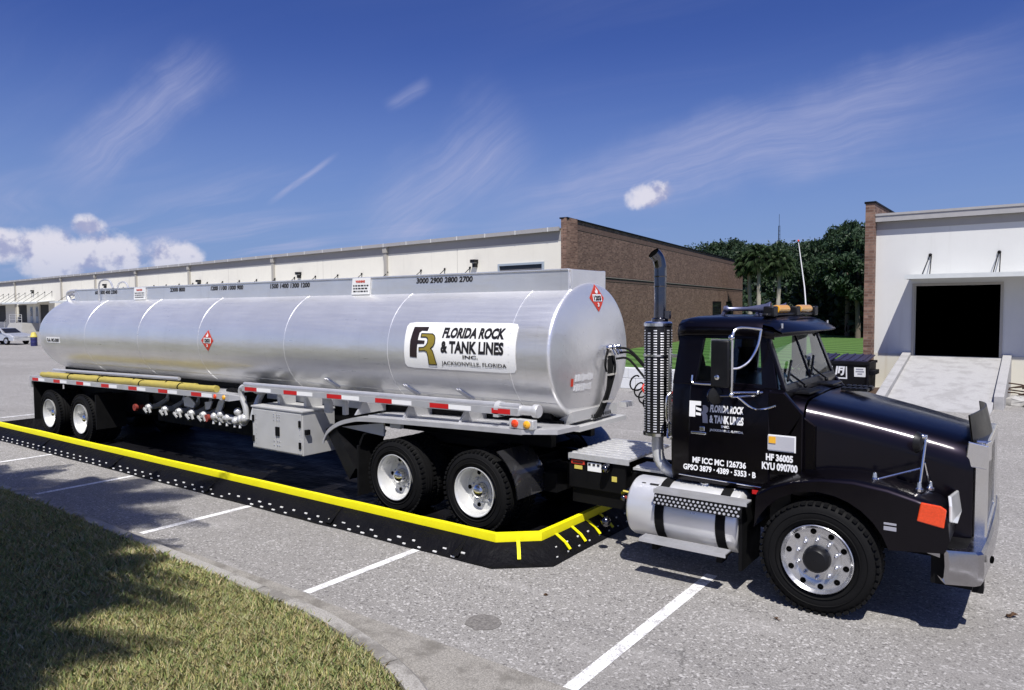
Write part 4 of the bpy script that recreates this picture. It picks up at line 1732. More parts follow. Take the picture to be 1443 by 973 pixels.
    while y < 8.6:
        for xx, sh in ((-4.03, 0), (-4.09, .07)):
            slots.append((xx - .006, xx + .006, y + sh - .014, y + sh + .014, .09 if sh else .012, .108 if sh else .034))
        y += .22
    slots.sort(key=lambda q: math.hypot(q[0], q[2]))         # the nearest show largest
    for q in slots[:100]:
        mb = MB()
        mb.box(*q)
        part('grommet', mb, 'sign_white', r, smooth=0)
    mb = MB()
    for q in slots[100:]:
        mb.box(*q)
    part('grommets', mb, 'sign_white', r, smooth=0, label='far grommets along the skirt')['kind'] = 'stuff'


build_berm()


# ================================================================== WHEELS
WM = {}


def wheel_meshes(kind):
    """meshes centred on the wheel, outer side at y = 0 facing -y"""
    if kind in WM:
        return WM[kind]
    O = (0, 0, 0)
    IN = (0, 1, 0)
    R = .478
    tyres = []
    mb = MB()
    prof = [(.035, .290), (.012, .315), (.0, .36), (.004, .405), (.022, .445), (.045, .466), (.065, .474), (.075, R), (.105, R), (.109, R - .016), (.116, R - .016), (.12, R), (.155, R), (.159, R - .016), (.166, R - .016),
            (.17, R), (.20, R), (.21, .474), (.23, .466), (.252, .445), (.27, .40), (.272, .36), (.26, .315), (.24, .29)]
    mb.lathe(O, IN, prof, 56)
    for k in range(48):
        a = 2 * math.pi * k / 48
        d = Vector((math.cos(a), 0, math.sin(a)))
        t = Vector((-math.sin(a), 0, math.cos(a)))
        for yy in (.038, .237):
            mb.obox(d * .468 + Vector((0, yy, 0)), d * .012, t * .017, Vector((0, .026, 0)))
    for rr, dd in ((.335, .0035), (.395, .0025)):
        mb.lathe((0, -.002, 0), IN, [(.012, rr - .008), (.0 - dd, rr), (.012, rr + .008)], 56)
    tyre = make_mesh('tyre', mb, ['black_rubber'])
    fix_normals(tyre)
    mb = MB()
    if kind == 'steer':
        mb.lathe(O, IN, [(.06, .255), (.03, .262), (.012, .288), (-.006, .292), (-.012, .286), (.0, .276), (.016, .262), (.020, .245), (.018, .215), (.030, .190), (.034, .170), (.030, .125), (.030, .10), (.02, .10)], 56)
        for k in range(10):
            a = 2 * math.pi * (k + .15) / 10
            c = Vector((math.cos(a) * .160, .032, math.sin(a) * .160))
            mb.lathe(c, (0, -1, 0), [(0, .018), (.014, .018), (.018, .014), (.045, .011), (.05, .004)], 8)
        for k in range(10):
            a = 2 * math.pi * (k + .35) / 10
            c = Vector((math.cos(a) * .232, .0185, math.sin(a) * .232))
            mb.lathe(c, (0, -1, 0), [(-.004, .0245), (.0035, .0245), (.0036, .002)], 14, 1)  # flat black disc on the solid rim, a hole's darkness as colour
        rim = make_mesh('rim', mb, ['polished_rim', 'cavity'])
        fix_normals(rim)
        mb = MB()
        mb.lathe(O, (0, -1, 0), [(-.04, .112), (.0, .110), (.035, .104), (.055, .085), (.062, .03), (.062, .002)], 28)
        hub = make_mesh('hub', mb, ['black_plastic'])
    else:
        mb.lathe(O, IN, [(.03, .27), (.0, .284), (-.008, .29), (-.010, .283), (.0, .270), (.03, .258), (.150, .247), (.168, .235), (.172, .17), (.176, .15), (.150, .124), (.148, .09), (.16, .088)], 56)
        for k in range(10):
            a = 2 * math.pi * (k + .15) / 10
            c = Vector((math.cos(a) * .152, .172, math.sin(a) * .152))
            mb.lathe(c, (0, -1, 0), [(0, .016), (.02, .016), (.03, .008), (.032, .002)], 8)
        for k in range(5):
            a = 2 * math.pi * (k + .3) / 5
            c = Vector((math.cos(a) * .200, .171, math.sin(a) * .200))
            mb.lathe(c, (0, -1, 0), [(-.002, .026), (.004, .026), (.0042, .002)], 12, 1)  # hand hole as a flat black disc, its darkness painted
        rim = make_mesh('rim', mb, ['white_rim', 'cavity'])
        fix_normals(rim)
        mb = MB()
        mb.lathe(O, (0, -1, 0), [(-.17, .088), (-.10, .084), (-.06, .074), (-.04, .05), (-.035, .02), (-.035, .002)], 24)
        hub = make_mesh('hub', mb, ['chrome'])
    fix_normals(hub)
    WM[kind] = (tyre, rim, hub)
    return WM[kind]


def wheel(parent, x, yface, z, kind, side=1, dual=False, spin=0.0):
    """side 1: outer face towards -y; -1: towards +y"""
    w = link('wheel', None, parent)
    w.location = Vector((x, yface, z)) - WORLD[parent]
    w.rotation_euler = (0, spin, 0 if side > 0 else math.pi)
    ty, ri, hu = wheel_meshes(kind)
    for nm, me in (('tyre', ty), ('rim', ri), ('hub', hu)):
        link(nm, me, w)
    if dual:
        t2 = link('tyre', ty, w)
        t2.location = (0, .31, 0)
    return w


# ================================================================== TANK TRAILER
YC, ZC, TA, TB = 7.52, 2.07, .92, .825
X_REAR, X_FRONT = -17.12, -4.40


def tank_pt(x, th, off=0.0, s=1.0):
    """th = 0 at the near side, rising to pi/2 at the top"""
    return Vector((x, YC - (TA * s + off) * math.cos(th), ZC + (TB * s + off) * math.sin(th)))


def side_fn(off=.004):
    def fn(x, z):
        q = max(-1, min(1, (z - ZC) / TB))
        return tank_pt(x, math.asin(q), off)
    return fn


def build_trailer():
    r = root('tank_trailer', (-11, YC, 0), 'long bright aluminium fuel tank trailer with a white company sign on its side', 'tank trailer')
    # ---- the shell
    st = []
    for k in range(13):                                     # rounded tail
        t = k / 12
        a = math.pi / 2 * (1 - t)
        st.append((X_REAR - 1.18 * math.sin(a) ** 1.15, max(.004, math.cos(a) ** .80)))
    n = 34
    for k in range(1, n + 1):
        st.append((X_REAR + (X_FRONT - X_REAR) * k / n, 1.0))
    st += [(X_FRONT + .02, .996), (X_FRONT + .035, .985), (X_FRONT + .045, .965), (X_FRONT + .055, .93), (X_FRONT + .095, .7), (X_FRONT + .12, .45), (X_FRONT + .135, .2), (X_FRONT + .138, .004)]
    rows = [[tank_pt(x, 2 * math.pi * j / 64, 0, s) for j in range(64)] for (x, s) in st]
    mb = MB()
    mb.grid(rows, close_u=True)
    seams = (-15.30, -13.22, -11.25, -8.98, -6.84, -4.90)
    for x in seams:                                          # raised weld hoops
        rr = [[tank_pt(x + dx, 2 * math.pi * j / 64, o) for j in range(64)] for dx, o in ((-.010, -.002), (-.005, .004), (.005, .004), (.010, -.002))]
        mb.grid(rr, close_u=True)
    # shallow sheet laps along the side
    for z in (1.52, ):
        fn = side_fn(0)
        a = math.asin((z - ZC) / TB)
        rr = []
        for dz, o in ((-.02, -.002), (-.006, .005), (.006, .005), (.02, -.002)):
            rr.append([tank_pt(X_REAR + (X_FRONT - X_REAR) * i / 30, a + dz, o) for i in range(31)])
        mb.grid(rr)
    part('tank', mb, 'tank_aluminium', r, smooth=40)
    # small lifting lugs low on the side
    for x in (-6.65, -5.75, -8.2):
        f = side_fn(.002)
        m = MB()
        p, q = f(x - .05, 1.62), f(x + .10, 1.50)
        m.tube([p, q], .026, 6)
        m.tube([f(x - .01, 1.62), f(x + .15, 1.50)], .022, 6)
        parts('lug', m, 'rail_aluminium', r)
    # ---- spill rails and dome covers on top
    mb = MB()
    y0, y1 = 7.08, 7.92
    x0, x1 = -16.75, -4.40
    zt, zb = 3.02, 2.74
    for (a, b) in ((y0, y0 + .03), (y1 - .03, y1)):
        mb.box(x0, x1, a, b, zb, zt)
        mb.box(x0, x1, a - .012, b + .012, zt, zt + .022)
    mb.prism([(x1, y0 + .031, zb), (x1, y1 - .031, zb), (x1, y1 - .031, zt + .015), (x1, y0 + .031, zt + .015)], (.028, 0, 0))
    mb.box(x0 - .03, x0, y0, y1, zb, zt)
    part('spill_rail', mb, 'tank_aluminium', r, smooth=0, bevel=.006)
    for x in (-15.6, -13.3, -10.9, -8.4, -6.2):
        m = MB()
        m.lathe((x, YC, 2.87), (0, 0, 1), [(0, .28), (.06, .28), (.07, .24), (.08, .1), (.08, .01)], 24)
        part('dome_cover', m, 'cast_aluminium', r)
    # vapour hood and grab loops at the tail
    m = MB()
    m.tube(spline([(-17.05, 7.12, 2.72), (-17.18, 7.12, 2.92), (-17.05, 7.12, 3.0), (-16.72, 7.12, 3.0), (-16.58, 7.12, 2.9), (-16.5, 7.12, 2.80)], 6), .045, 10)
    m.tube(spline([(-17.1, 7.7, 2.68), (-17.2, 7.7, 2.88), (-17.05, 7.7, 2.96), (-16.74, 7.7, 2.96)], 6), .045, 10)
    m.tube([(-17.14, 7.12, 2.96), (-17.14, 7.7, 2.94)], .04, 8)
    part('vapour_hood', m, 'rail_aluminium', r)
    for x, y, dx in ((-16.55, 7.86, .45), (-15.55, 7.02, .52)):
        m = MB()
        m.tube(spline([(x, y, 2.8), (x + .02, y, 3.1), (x + .16, y, 3.2), (x + dx * .8, y + .02, 3.19), (x + dx, y + .04, 3.04)], 6), .018, 8)
        part('grab_rail', m, 'rail_aluminium', r)
    # ---- painted numbers on the spill rail, warning signs
    fn = lambda u, v: Vector((u, y0 - .0035, v))
    m = MB()
    for txt, u0, u1 in (('3000 2900 2800 2700', -6.76, -5.80), ('1500 1400 1300 1200', -9.93, -8.96), ('1200 1100 1000 900', -11.60, -10.66), ('2300 800', -12.92, -12.42), ('600 500 400 2200', -15.84, -14.90)):
        put_text(m, txt, fn, u0, u1, 2.925, 3.0, bold=.035, shear=.01)
    part('painted_numbers', m, 'ink_black', r, smooth=0)
    for u0, u1 in ((-8.02, -7.66), (-14.22, -13.80)):
        m = MB()
        m.prism([(u0, y0 - .02, 2.80), (u1, y0 - .02, 2.80), (u1 + .03, y0 - .02, 3.03), (u0 + .03, y0 - .02, 3.03)], (0, .015, 0))
        sg = part('warning_sign', m, 'sign_white', r, smooth=0)
        f2 = lambda u, v: Vector((u, y0 - .0235, v))
        m = MB()
        w = u1 - u0
        put_text(m, 'WARNING', f2, u0 + w * .26, u0 + w * .80, 2.965, 3.0, bold=.06)
        part('heading', m, 'placard_red', sg, smooth=0)
        m = MB()
        rg = random.Random(int(-u0 * 10))
        for z in (2.925, 2.885, 2.845):
            u = u0 + w * .12
            while u < u1 - w * .08:
                l = rg.uniform(.02, .055)
                put_poly(m, ((u, z - .009), (u + l, z - .009), (u + l, z + .009), (u, z + .009)), f2)
                u += l + .015
        part('small_print', m, 'ink_black', sg, smooth=0)
    # ---- company sign, bent round the shell
    SU0, SU1 = -6.53, -4.80
    SV0, SV1 = 1.86, 2.425
    f1 = side_fn(.004)
    m = MB()
    rows = []
    for j in range(13):
        v = j / 12
        row = []
        for i in range(13):
            u = i / 12
            # rounded corners
            cr = .06
            uu, vv = SU0 + (SU1 - SU0) * u, SV0 + (SV1 - SV0) * v
            ex = min(uu - SU0, SU1 - uu)
            ez = min(vv - SV0, SV1 - vv)
            row.append(f1(uu, vv))
        rows.append(row)
    c = .05
    for rr in (0, 12):
        pass
    rows[0][0] = f1(SU0 + .03, SV0 + .01)
    rows[0][12] = f1(SU1 - .03, SV0 + .01)
    rows[12][0] = f1(SU0 + .03, SV1 - .01)
    rows[12][12] = f1(SU1 - .03, SV1 - .01)
    m.grid(rows)
    sign = part('company_sign', m, 'sign_white', r, smooth=60)
    f2 = side_fn(.009)
    f3 = side_fn(.012)

    def S(fn):
        return lambda u, v: fn(SU0 + (SU1 - SU0) * u, SV0 + (SV1 - SV0) * v)

    def Z(x, y):                                             # from a traced sheet of the sign to its own u, v
        u = (x - 90) / 1230.0
        yb = 632 + 68 * u
        yt = 126 + 0 * u
        return (u, 1 - (y - yt) / (yb - yt))
    m = MB()
    for poly in ([(185, 178), (360, 178), (352, 222), (285, 219), (262, 240), (255, 300), (245, 520), (160, 512), (164, 330)], [(254, 325), (337, 330), (333, 366), (248, 366)]):
        put_poly(m, [Z(*p) for p in poly], S(f2), 0, [i / 14 for i in range(1, 14)])
    part('letter_f', m, 'logo_brown', sign, smooth=0)
    gold = [(290, 252), (420, 255), (446, 275), (456, 300), (456, 355), (442, 390), (412, 416), (436, 442), (452, 490), (475, 602), (384, 598), (380, 500), (367, 455), (340, 442), (275, 446), (275, 408), (330, 405), (356, 385), (372, 355), (374, 320), (364, 300), (345, 290), (288, 290)]
    cx = sum(p[0] for p in gold) / len(gold)
    m = MB()
    nG = len(gold)
    for i in range(nG):                                      # dark outline drawn as a strip
        a, b = Vector(gold[i]), Vector(gold[(i + 1) % nG])
        d = (b - a).normalized()
        nn = Vector((-d.y, d.x)) * 4.5
        e = d * 3
        put_poly(m, [Z(*(a - nn - e)), Z(*(b - nn + e)), Z(*(b + nn + e)), Z(*(a + nn - e))], S(f3), 0, [i / 14 for i in range(1, 14)])
    part('letter_outline', m, 'ink_black', sign, smooth=0)
    m = MB()
    put_poly(m, [Z(*p) for p in gold], S(f2), 0, [i / 14 for i in range(1, 14)])
    part('letter_r', m, 'logo_gold', sign, smooth=0)
    m = MB()
    put_text(m, 'FLORIDA ROCK', S(f2), .365, .905, .675, .895, bold=.05, shear=.020)
    put_text(m, '& TANK LINES', S(f2), .355, .905, .36, .615, bold=.045, shear=0)
    put_text(m, 'INC.', S(f2), .555, .690, .255, .325, bold=.03)
    put_text(m, 'JACKSONVILLE, FLORIDA', S(f2), .358, .925, .080, .185, bold=.012)
    part('lettering', m, 'ink_black', sign, smooth=0)
    # ---- hazard placards
    def placard(fn, w, h):
        m = MB()
        k = 6
        rows = []
        for j in range(2 * k + 1):
            v = -1 + j / k
            ww = 1 - abs(v)
            rows.append([fn(-ww * w + 1e-4 * (ww == 0), v * h, .004), fn(0, v * h, .004), fn(ww * w + 1e-4, v * h, .004)])
        m.grid(rows)
        p = part('hazard_placard', m, 'placard_red', r, smooth=50)
        m = MB()
        put_poly(m, [(-.60, -.24), (.60, -.24), (.60, .26), (-.60, .26)], lambda u, v: fn(u * w, v * h, .008))
        part('number_panel', m, 'sign_white', p, smooth=0)
        m = MB()
        put_text(m, '1203', lambda u, v: fn(u * w, v * h, .012), -.50, .50, -.17, .19, bold=.05)
        part('number', m, 'ink_black', p, smooth=0)
        m = MB()
        flame = [(-.10, .32), (-.20, .42), (-.15, .56), (-.06, .50), (-.01, .80), (.09, .58), (.14, .64), (.20, .44), (.10, .32)]
        put_poly(m, flame, lambda u, v: fn(u * w, v * h, .009))
        put_text(m, '3', lambda u, v: fn(u * w, v * h, .009), -.11, .11, -.62, -.34, bold=.06)
        part('flame_symbol', m, 'sign_white', p, smooth=0)
    placard(lambda u, v, o: side_fn(o)(-10.96 + u, 2.10 + v), .175, .17)
    XF = X_FRONT

    def head(y, z, off):
        q = math.hypot((y - YC) / TA, (z - ZC) / TB)
        xs = [(0, .138), (.2, .135), (.45, .12), (.7, .095), (.93, .055), (.985, .035), (1.0, 0)]
        for (a, xa), (b, xb) in zip(xs, xs[1:]):
            if q <= b:
                return Vector((XF + xa + (xb - xa) * (q - a) / (b - a) + off, y, z))
        return Vector((XF + off, y, z))
    placard(lambda u, v, o: head(7.58 + u, 2.71 + v, o), .175, .165)
    m = MB()
    rg = random.Random(5)
    for (z, y0_, y1_) in ((1.80, 7.04, 7.37), (1.69, 7.02, 7.35)):
        y = y0_
        while y < y1_:
            wv = rg.uniform(.018, .035)
            hh = rg.uniform(.028, .045)
            put_poly(m, ((y, z - hh), (y + wv, z - hh + .004), (y + wv + .006, z + hh), (y + .006, z + hh)), lambda u, v: head(u, v, .007))
            y += wv + rg.uniform(.008, .02)
    part('faded_lettering', m, 'lettering_white', r, smooth=0)
    m = MB()
    put_poly(m, ((6.965, 1.71), (7.01, 1.71), (7.01, 1.80), (6.965, 1.80)), lambda u, v: head(u, v, .007))
    part('red_mark', m, 'placard_red', r, smooth=0)
    # small plate at the tail
    f = side_fn(.004)
    f_ = side_fn(.009)
    m = MB()
    m.grid([[f(-17.02 + i * .07, z) for i in range(10)] for z in (1.93, 2.0, 2.05)])
    pl = part('name_plate', m, 'sign_white', r, smooth=50)
    m = MB()
    put_text(m, 'D.A. MC-3307', f_, -16.98, -16.42, 1.955, 2.025, bold=.05)
    part('lettering', m, 'ink_black', pl, smooth=0)
    # ---- front marker rail with reflective tape
    m = MB()
    xa, xb = -9.80, -4.66
    zr = lambda x: 1.405 + (x - xa) / (xb - xa) * .045
    m.prism([(xa, 6.44, zr(xa) - .035), (xa, 6.44, zr(xa) + .045), (xa, 6.58, zr(xa) + .045), (xa, 6.58, zr(xa) - .035)], (xb - xa, 0, zr(xb) - zr(xa)))
    m.tube([(xa, 6.49, zr(xa) + .07), (xb, 6.49, zr(xb) + .07)], .028, 8)
    part('front_rail', m, 'rail_aluminium', r, smooth=30)

    def tape(xa, xb, zf, yy, h, pat):
        m = MB()
        x, k = xa, 0
        while x < xb - .05:
            l, mi = pat[k % len(pat)]
            e = min(x + l, xb)
            if mi >= 0:
                m = MB()
                m.add([(x, yy, zf(x) - h), (e, yy, zf(e) - h), (e, yy, zf(e) + h), (x, yy, zf(x) + h)], [(0, 1, 2, 3)])
                part('reflective_tape', m, ('tape_red', 'tape_white')[mi], r, smooth=0, label=('red reflective strip', 'white reflective strip')[mi])
            x = e
            k += 1
    tape(xa + .08, xb - .1, lambda x: zr(x) + .004, 6.4365, .028, [(.30, 0), (.34, 1), (.30, -1)])
    # hose tube with cap at the front end
    m = MB()
    m.cyl((-4.98, 6.52, 1.47), (-4.45, 6.52, 1.475), .055, 16)
    m.cyl((-4.99, 6.52, 1.47), (-4.93, 6.52, 1.47), .085, 16)
    m.box(-5.0, -4.93, 6.44, 6.60, 1.38, 1.47)
    m.lathe((-4.44, 6.52, 1.475), (1, 0, 0), [(-.05, .075), (0, .075), (.012, .068), (.016, .02), (.016, .001)], 16)
    part('hose_tube', m, 'cast_aluminium', r)
    # ---- front fender deck
    m = MB()
    prof = spline([(-4.60, 0, 1.275), (-6.0, 0, 1.24), (-7.05, 0, 1.205), (-7.35, 0, 1.165), (-7.60, 0, 1.09), (-7.80, 0, .97), (-7.90, 0, .82)], 6)
    rows = []
    for y, dz in ((6.40, -.055), (6.40, 0), (7.10, .0), (7.10, -.012), (6.42, -.012), (6.42, -.055)):
        rows.append([(p.x, y, p.z + dz) for p in prof])
    m.grid(rows)
    m.add([rows[k][0] for k in range(6)], [(0, 1, 2, 3, 4, 5)])
    # nose piece that tapers in
    m.prism([(-4.60, 6.40, 1.22), (-4.60, 6.40, 1.276), (-4.60, 6.95, 1.276), (-4.60, 6.95, 1.22)], (.02, 0, 0))
    m.prism([(-4.58, 6.40, 1.276), (-4.22, 6.56, 1.285), (-4.18, 6.95, 1.285), (-4.58, 6.95, 1.276)], (0, 0, -.05))
    part('front_fender', m, 'rail_aluminium', r, smooth=30)
    m = MB()
    for y in (6.50, 6.60, 6.70, 6.80):                      # raised runs along the deck
        m.prism([(-7.1, y, 1.206), (-4.7, y, 1.272), (-4.7, y, 1.285), (-7.1, y, 1.219)], (0, .025, 0))
    part('deck_ribs', m, 'rail_aluminium', r, smooth=0)
    for x in (-7.30, -6.45, -5.55):
        m = MB()
        m.prism([(x, 6.44, 1.21), (x, 6.60, 1.40), (x, 6.98, 1.42), (x, 6.98, 1.22)], (.03, 0, 0))
        part('gusset', m, 'rail_aluminium', r, smooth=0)
    m = MB()
    m.box(-4.76, -4.44, 6.415, 6.50, 1.281, 1.385)
    lb = part('lamp_box', m, 'cast_aluminium', r, bevel=.008)
    for x, mt in ((-4.68, 'lamp_orange'), (-4.52, 'lamp_amber')):
        m = MB()
        m.lathe((x, 6.415, 1.335), (0, -1, 0), [(0, .045), (.012, .043), (.024, .03), (.028, .005)], 18)
        part('marker_lamp', m, mt, lb)
    m = MB()
    m.box(-4.36, -4.33, 7.30, 7.40, 1.30, 1.38)
    part('front_marker_lamp', m, 'lamp_red', r, bevel=.008)
    # ---- tool box
    m = MB()
    X0, X1, Y0, Y1, Z0, Z1 = -9.42, -8.26, 6.36, 6.92, .565, 1.165
    m.box(X0, X1, Y0, Y1, Z0, Z1)
    m.box(X0 - .015, X1 + .015, Y0 - .02, Y1, Z1 + .002, Z1 + .03)
    m.box(X0 + .25, X0 + .31, Y0 + .25, Y1 - .02, Z1 + .03, 1.42)
    m.box(X1 - .30, X1 - .24, Y0 + .25, Y1 - .02, Z1 + .03, 1.42)
    tb = part('toolbox', m, 'sheet_aluminium', r, bevel=.006, smooth=0)
    dw = (X1 - X0 - .05) / 2
    for a, b in ((X0 + .02, X0 + .02 + dw), (X0 + .03 + dw, X1 - .02)):
        m = MB()
        m.box(a, b, Y0 - .016, Y0 - .002, Z0 + .02, Z1 - .02)
        part('toolbox_door', m, 'sheet_aluminium', tb, bevel=.005, smooth=0)
    for x in (X0 + .02, X1 - .065):
        for z in (Z0 + .10, Z1 - .20):
            m = MB()
            m.box(x, x + .045, Y0 - .03, Y0 - .017, z, z + .09)
            part('hinge', m, 'black_frame', tb, smooth=0)
    xm = X0 + .025 + dw
    m = MB()
    m.box(xm - .005, xm + .085, Y0 - .034, Y0 - .017, .80, .93)
    m.box(X1 + .001, X1 + .05, Y0 + .02, Y0 + .09, .86, .93)
    parts('latch', m, 'black_frame', tb, smooth=0, bevel=.006)
    m = MB()
    for z in (.66, .72, 1.02, 1.07, 1.10):
        for x in (xm - .05, xm + .03, xm + .08):
            m.ball((x, Y0 - .018, z), .009, 6)
    for x in (X0 + .06, X1 - .09):
        for k in range(7):
            m.ball((x + .045, Y0 - .018, Z0 + .08 + k * .07), .006, 6)
    part('rivets', m, 'chrome', tb)
    m = MB()
    m.box(-9.9, -7.3, 6.95, 7.0, 1.20, 1.36)
    m.box(-8.1, -7.98, 6.60, 6.66, 1.16, 1.39)
    m.box(-7.72, -7.66, 6.60, 6.66, 1.16, 1.39)
    part('side_sill', m, 'sheet_aluminium', r, smooth=0)
    # ---- rear marker rail and hose tray
    m = MB()
    xa2, xb2 = -17.32, -10.30
    z2 = lambda x: 1.165 + (x - xa2) / (xb2 - xa2) * .095
    m.prism([(xa2, 6.38, z2(xa2) - .04), (xa2, 6.38, z2(xa2) + .045), (xa2, 6.42, z2(xa2) + .045), (xa2, 6.42, z2(xa2) - .04)], (xb2 - xa2, 0, z2(xb2) - z2(xa2)))
    m.prism([(xa2, 6.42, z2(xa2) + .02), (xa2, 6.42, z2(xa2) + .034), (xa2, 6.98, z2(xa2) + .034), (xa2, 6.98, z2(xa2) + .02)], (xb2 - xa2, 0, z2(xb2) - z2(xa2)))
    m.box(-10.30, -10.05, 6.38, 6.60, 1.20, 1.30)
    m.prism([(-10.05, 6.38, 1.20), (-10.05, 6.38, 1.30), (-9.92, 6.50, 1.27), (-9.92, 6.50, 1.22)], (0, .1, 0))
    part('rear_rail', m, 'rail_aluminium', r, smooth=0)
    tape(xa2 + .10, xb2 - .15, z2, 6.3765, .030, [(.30, 0), (.30, 1), (.42, -1)])
    m = MB()
    m.tube([(xa2 + .1, 6.80, z2(xa2) + .16), (-12.2, 6.80, 1.40)], .032, 8)
    part('tube_rail', m, 'rail_aluminium', r)
    for x, mt in ((-10.42, 'lamp_orange'), (-10.18, 'lamp_amber')):
        m = MB()
        m.lathe((x, 6.377, 1.25), (0, -1, 0), [(0, .038), (.012, .036), (.02, .02), (.022, .004)], 14)
        part('marker_lamp', m, mt, r)
    # ---- loading adaptors and pipework
    for x in (-12.70, -12.16, -11.71, -11.34, -10.98):
        m = MB()
        m.lathe((x, 6.46, .90), (0, 1, 0), [(0, .01), (.0, .04), (.03, .05), (.05, .062), (.08, .064), (.09, .045), (.17, .045), (.26, .038)], 18)
        m.tube([(x, 6.66, .91), (x, 6.85, 1.0), (x, 6.95, 1.25)], .045, 8)
        m.obox((x - .05, 6.47, .84), (.055, 0, -.035), (0, .012, 0), (.008, 0, .014))
        m.obox((x + .07, 6.48, .86), (.03, 0, -.05), (0, .012, 0), (.014, 0, .008))
        part('loading_adaptor', m, 'cast_aluminium', r)
    for x, z in ((-13.16, .86), (-10.86, .86)):
        m = MB()
        m.lathe((x, 6.48, z), (0, 1, 0), [(0, .01), (0, .06), (.05, .062), (.06, .04), (.16, .04)], 16)
        part('vapour_cap', m, 'rust_red', r)
    m = MB()
    rg = random.Random(11)
    m.tube([(-10.78, 6.55, .88), (-9.85, 6.55, .92)], .042, 10)
    for x in (-10.7, -10.52, -10.33, -10.12, -9.98):
        m.cyl((x, 6.55, .88), (x + .05, 6.55, .885), .075, 14)
        m.ball((x + .02, 6.52, .89 + rg.uniform(-.03, .06)), rg.uniform(.05, .075), 10)
        m.tube([(x, 6.52, .88), (x + .02, 6.5, .78)], .02, 6)
    m.tube(spline([(-9.80, 6.52, 1.42), (-9.92, 6.52, 1.40), (-9.95, 6.53, 1.28), (-9.88, 6.55, 1.10), (-9.86, 6.55, .92)], 6), .045, 10)
    m.tube(spline([(-9.60, 6.70, 1.40), (-9.70, 6.66, 1.22), (-9.72, 6.6, 1.05), (-9.74, 6.58, .92)], 6), .05, 10)
    m.lathe((-9.62, 6.62, 1.32), (0, 0, 1), [(0, .05), (.02, .085), (.08, .09), (.10, .05)], 14)
    m.ball((-9.9, 6.55, .93), .08, 10)
    m.ball((-10.08, 6.55, 1.02), .065, 10)
    part('pipework', m, 'cast_aluminium', r)
    for k, dx in enumerate((0, .12)):
        m = MB()
        m.tube(spline([(-10.6 + dx, 6.72, 1.30), (-10.35 + dx, 6.66, 1.32), (-10.12 + dx, 6.62, 1.18), (-10.06 + dx, 6.6, .98)], 6), .035, 9)
        part('vapour_hose', m, 'black_rubber', r)
    for poly in ([(-11.66, 1.12), (-11.52, 1.17), (-11.30, 1.06), (-11.36, .98), (-11.64, .99)], [(-11.02, 1.10), (-10.80, 1.13), (-10.88, 1.0), (-11.0, .97)], [(-10.62, 1.15), (-10.46, 1.16), (-10.58, .96), (-10.74, .95)]):
        m = MB()
        m.prism([(x, 6.56, z) for x, z in poly], (0, .02, 0))
        part('valve_plate', m, 'rail_aluminium', r, smooth=0)
    # ---- underframe
    m = MB()
    m.box(-17.2, -4.6, 7.02, 7.12, .98, 1.40)
    m.box(-17.2, -4.6, 7.92, 8.02, .98, 1.40)
    m.box(-17.2, -13.6, 6.98, 8.06, .62, 1.02)
    m.box(-13.6, -9.0, 7.05, 8.0, .80, 1.20)
    m.box(-13.3, -10.2, 6.98, 7.04, .55, 1.16)  # dark plate added where the hose tray's shade falls
    m.box(-13.2, -10.0, 6.86, 8.1, .95, 1.1)
    m.prism([(-9.1, 7.2, .5), (-9.1, 7.2, 1.2), (-8.6, 7.2, 1.2), (-8.6, 7.2, .9)], (0, .08, 0))
    m.box(-6.9, -4.45, 6.98, 8.06, 1.17, 1.30)
    m.box(-17.30, -13.9, 6.98, 8.1, 1.10, 1.24)
    for x in (-16.55, -15.15):
        m.cyl((x, 6.6, .478), (x, 8.45, .478), .07, 10)
    part('underframe', m, 'black_frame', r, smooth=0)
    # black skirts of the fender and flaps
    m = MB()
    m.prism([(-7.88, 6.44, .97), (-7.70, 6.44, 1.06), (-7.3, 6.44, .50), (-7.42, 6.44, .34)], (0, .60, 0))
    part('inner_fender', m, 'black_plastic', r, smooth=0)
    m = MB()
    m.prism([(-7.62, 6.50, 1.02), (-6.82, 6.50, 1.14), (-6.82, 6.50, .97)], (0, .03, 0))
    m.box(-6.70, -6.52, 6.50, 6.56, 1.09, 1.15)
    part('bracket_plate', m, 'sheet_aluminium', r, smooth=0)
    # ---- kingpin skirt and front apron
    m = MB()
    m.prism([(-4.55, 7.10, 1.30), (-4.30, 7.0, 1.42), (-4.30, 8.05, 1.42), (-4.55, 7.95, 1.30)], (0, 0, -.12))
    m.box(-4.42, -4.22, 7.02, 8.15, 1.20, 1.255)
    for k in range(9):
        m.box(-4.33, -4.30, 7.42 + k * .055, 7.45 + k * .055, 1.28, 1.34)
    m.box(-4.30, -4.2, 8.1, 8.3, 1.36, 1.42)
    part('kingpin_plate', m, 'sheet_aluminium', r, smooth=0)
    # gladhand fittings on the head
    m = MB()
    m.tube([head(7.62, 2.12, .03), head(7.95, 2.12, .05)], .025, 8)
    for y in (7.72, 7.84, 7.93):
        m.ball(head(y, 2.12, .06), .035, 8)
        m.cyl(head(y, 2.12, .06), head(y + .02, 2.03, .10), .018, 7)
    m.box(-4.30, -4.22, 7.66, 7.76, 1.98, 2.10)
    part('gladhand_fittings', m, 'chrome', r)
    m = MB()
    rg = random.Random(3)
    for k in range(7):
        o = k * .026
        pts = [head(7.70 + o * .9, 2.02, .04), head(7.68 + o * .9, 1.85, .05 + rg.uniform(0, .03)), head(7.66 + o * .6, 1.62, .05 + rg.uniform(0, .03)), head(7.58 + o * .8, 1.42, .05), Vector((-4.28, 7.44 + o, 1.30))]
        m.tube(spline(pts, 5), .013, 6)
    pts = [head(7.66, 2.10, .05), head(7.58, 2.02, .07), head(7.56, 1.92, .07), head(7.62, 1.84, .06)]
    m.tube(spline(pts, 5), .013, 6)
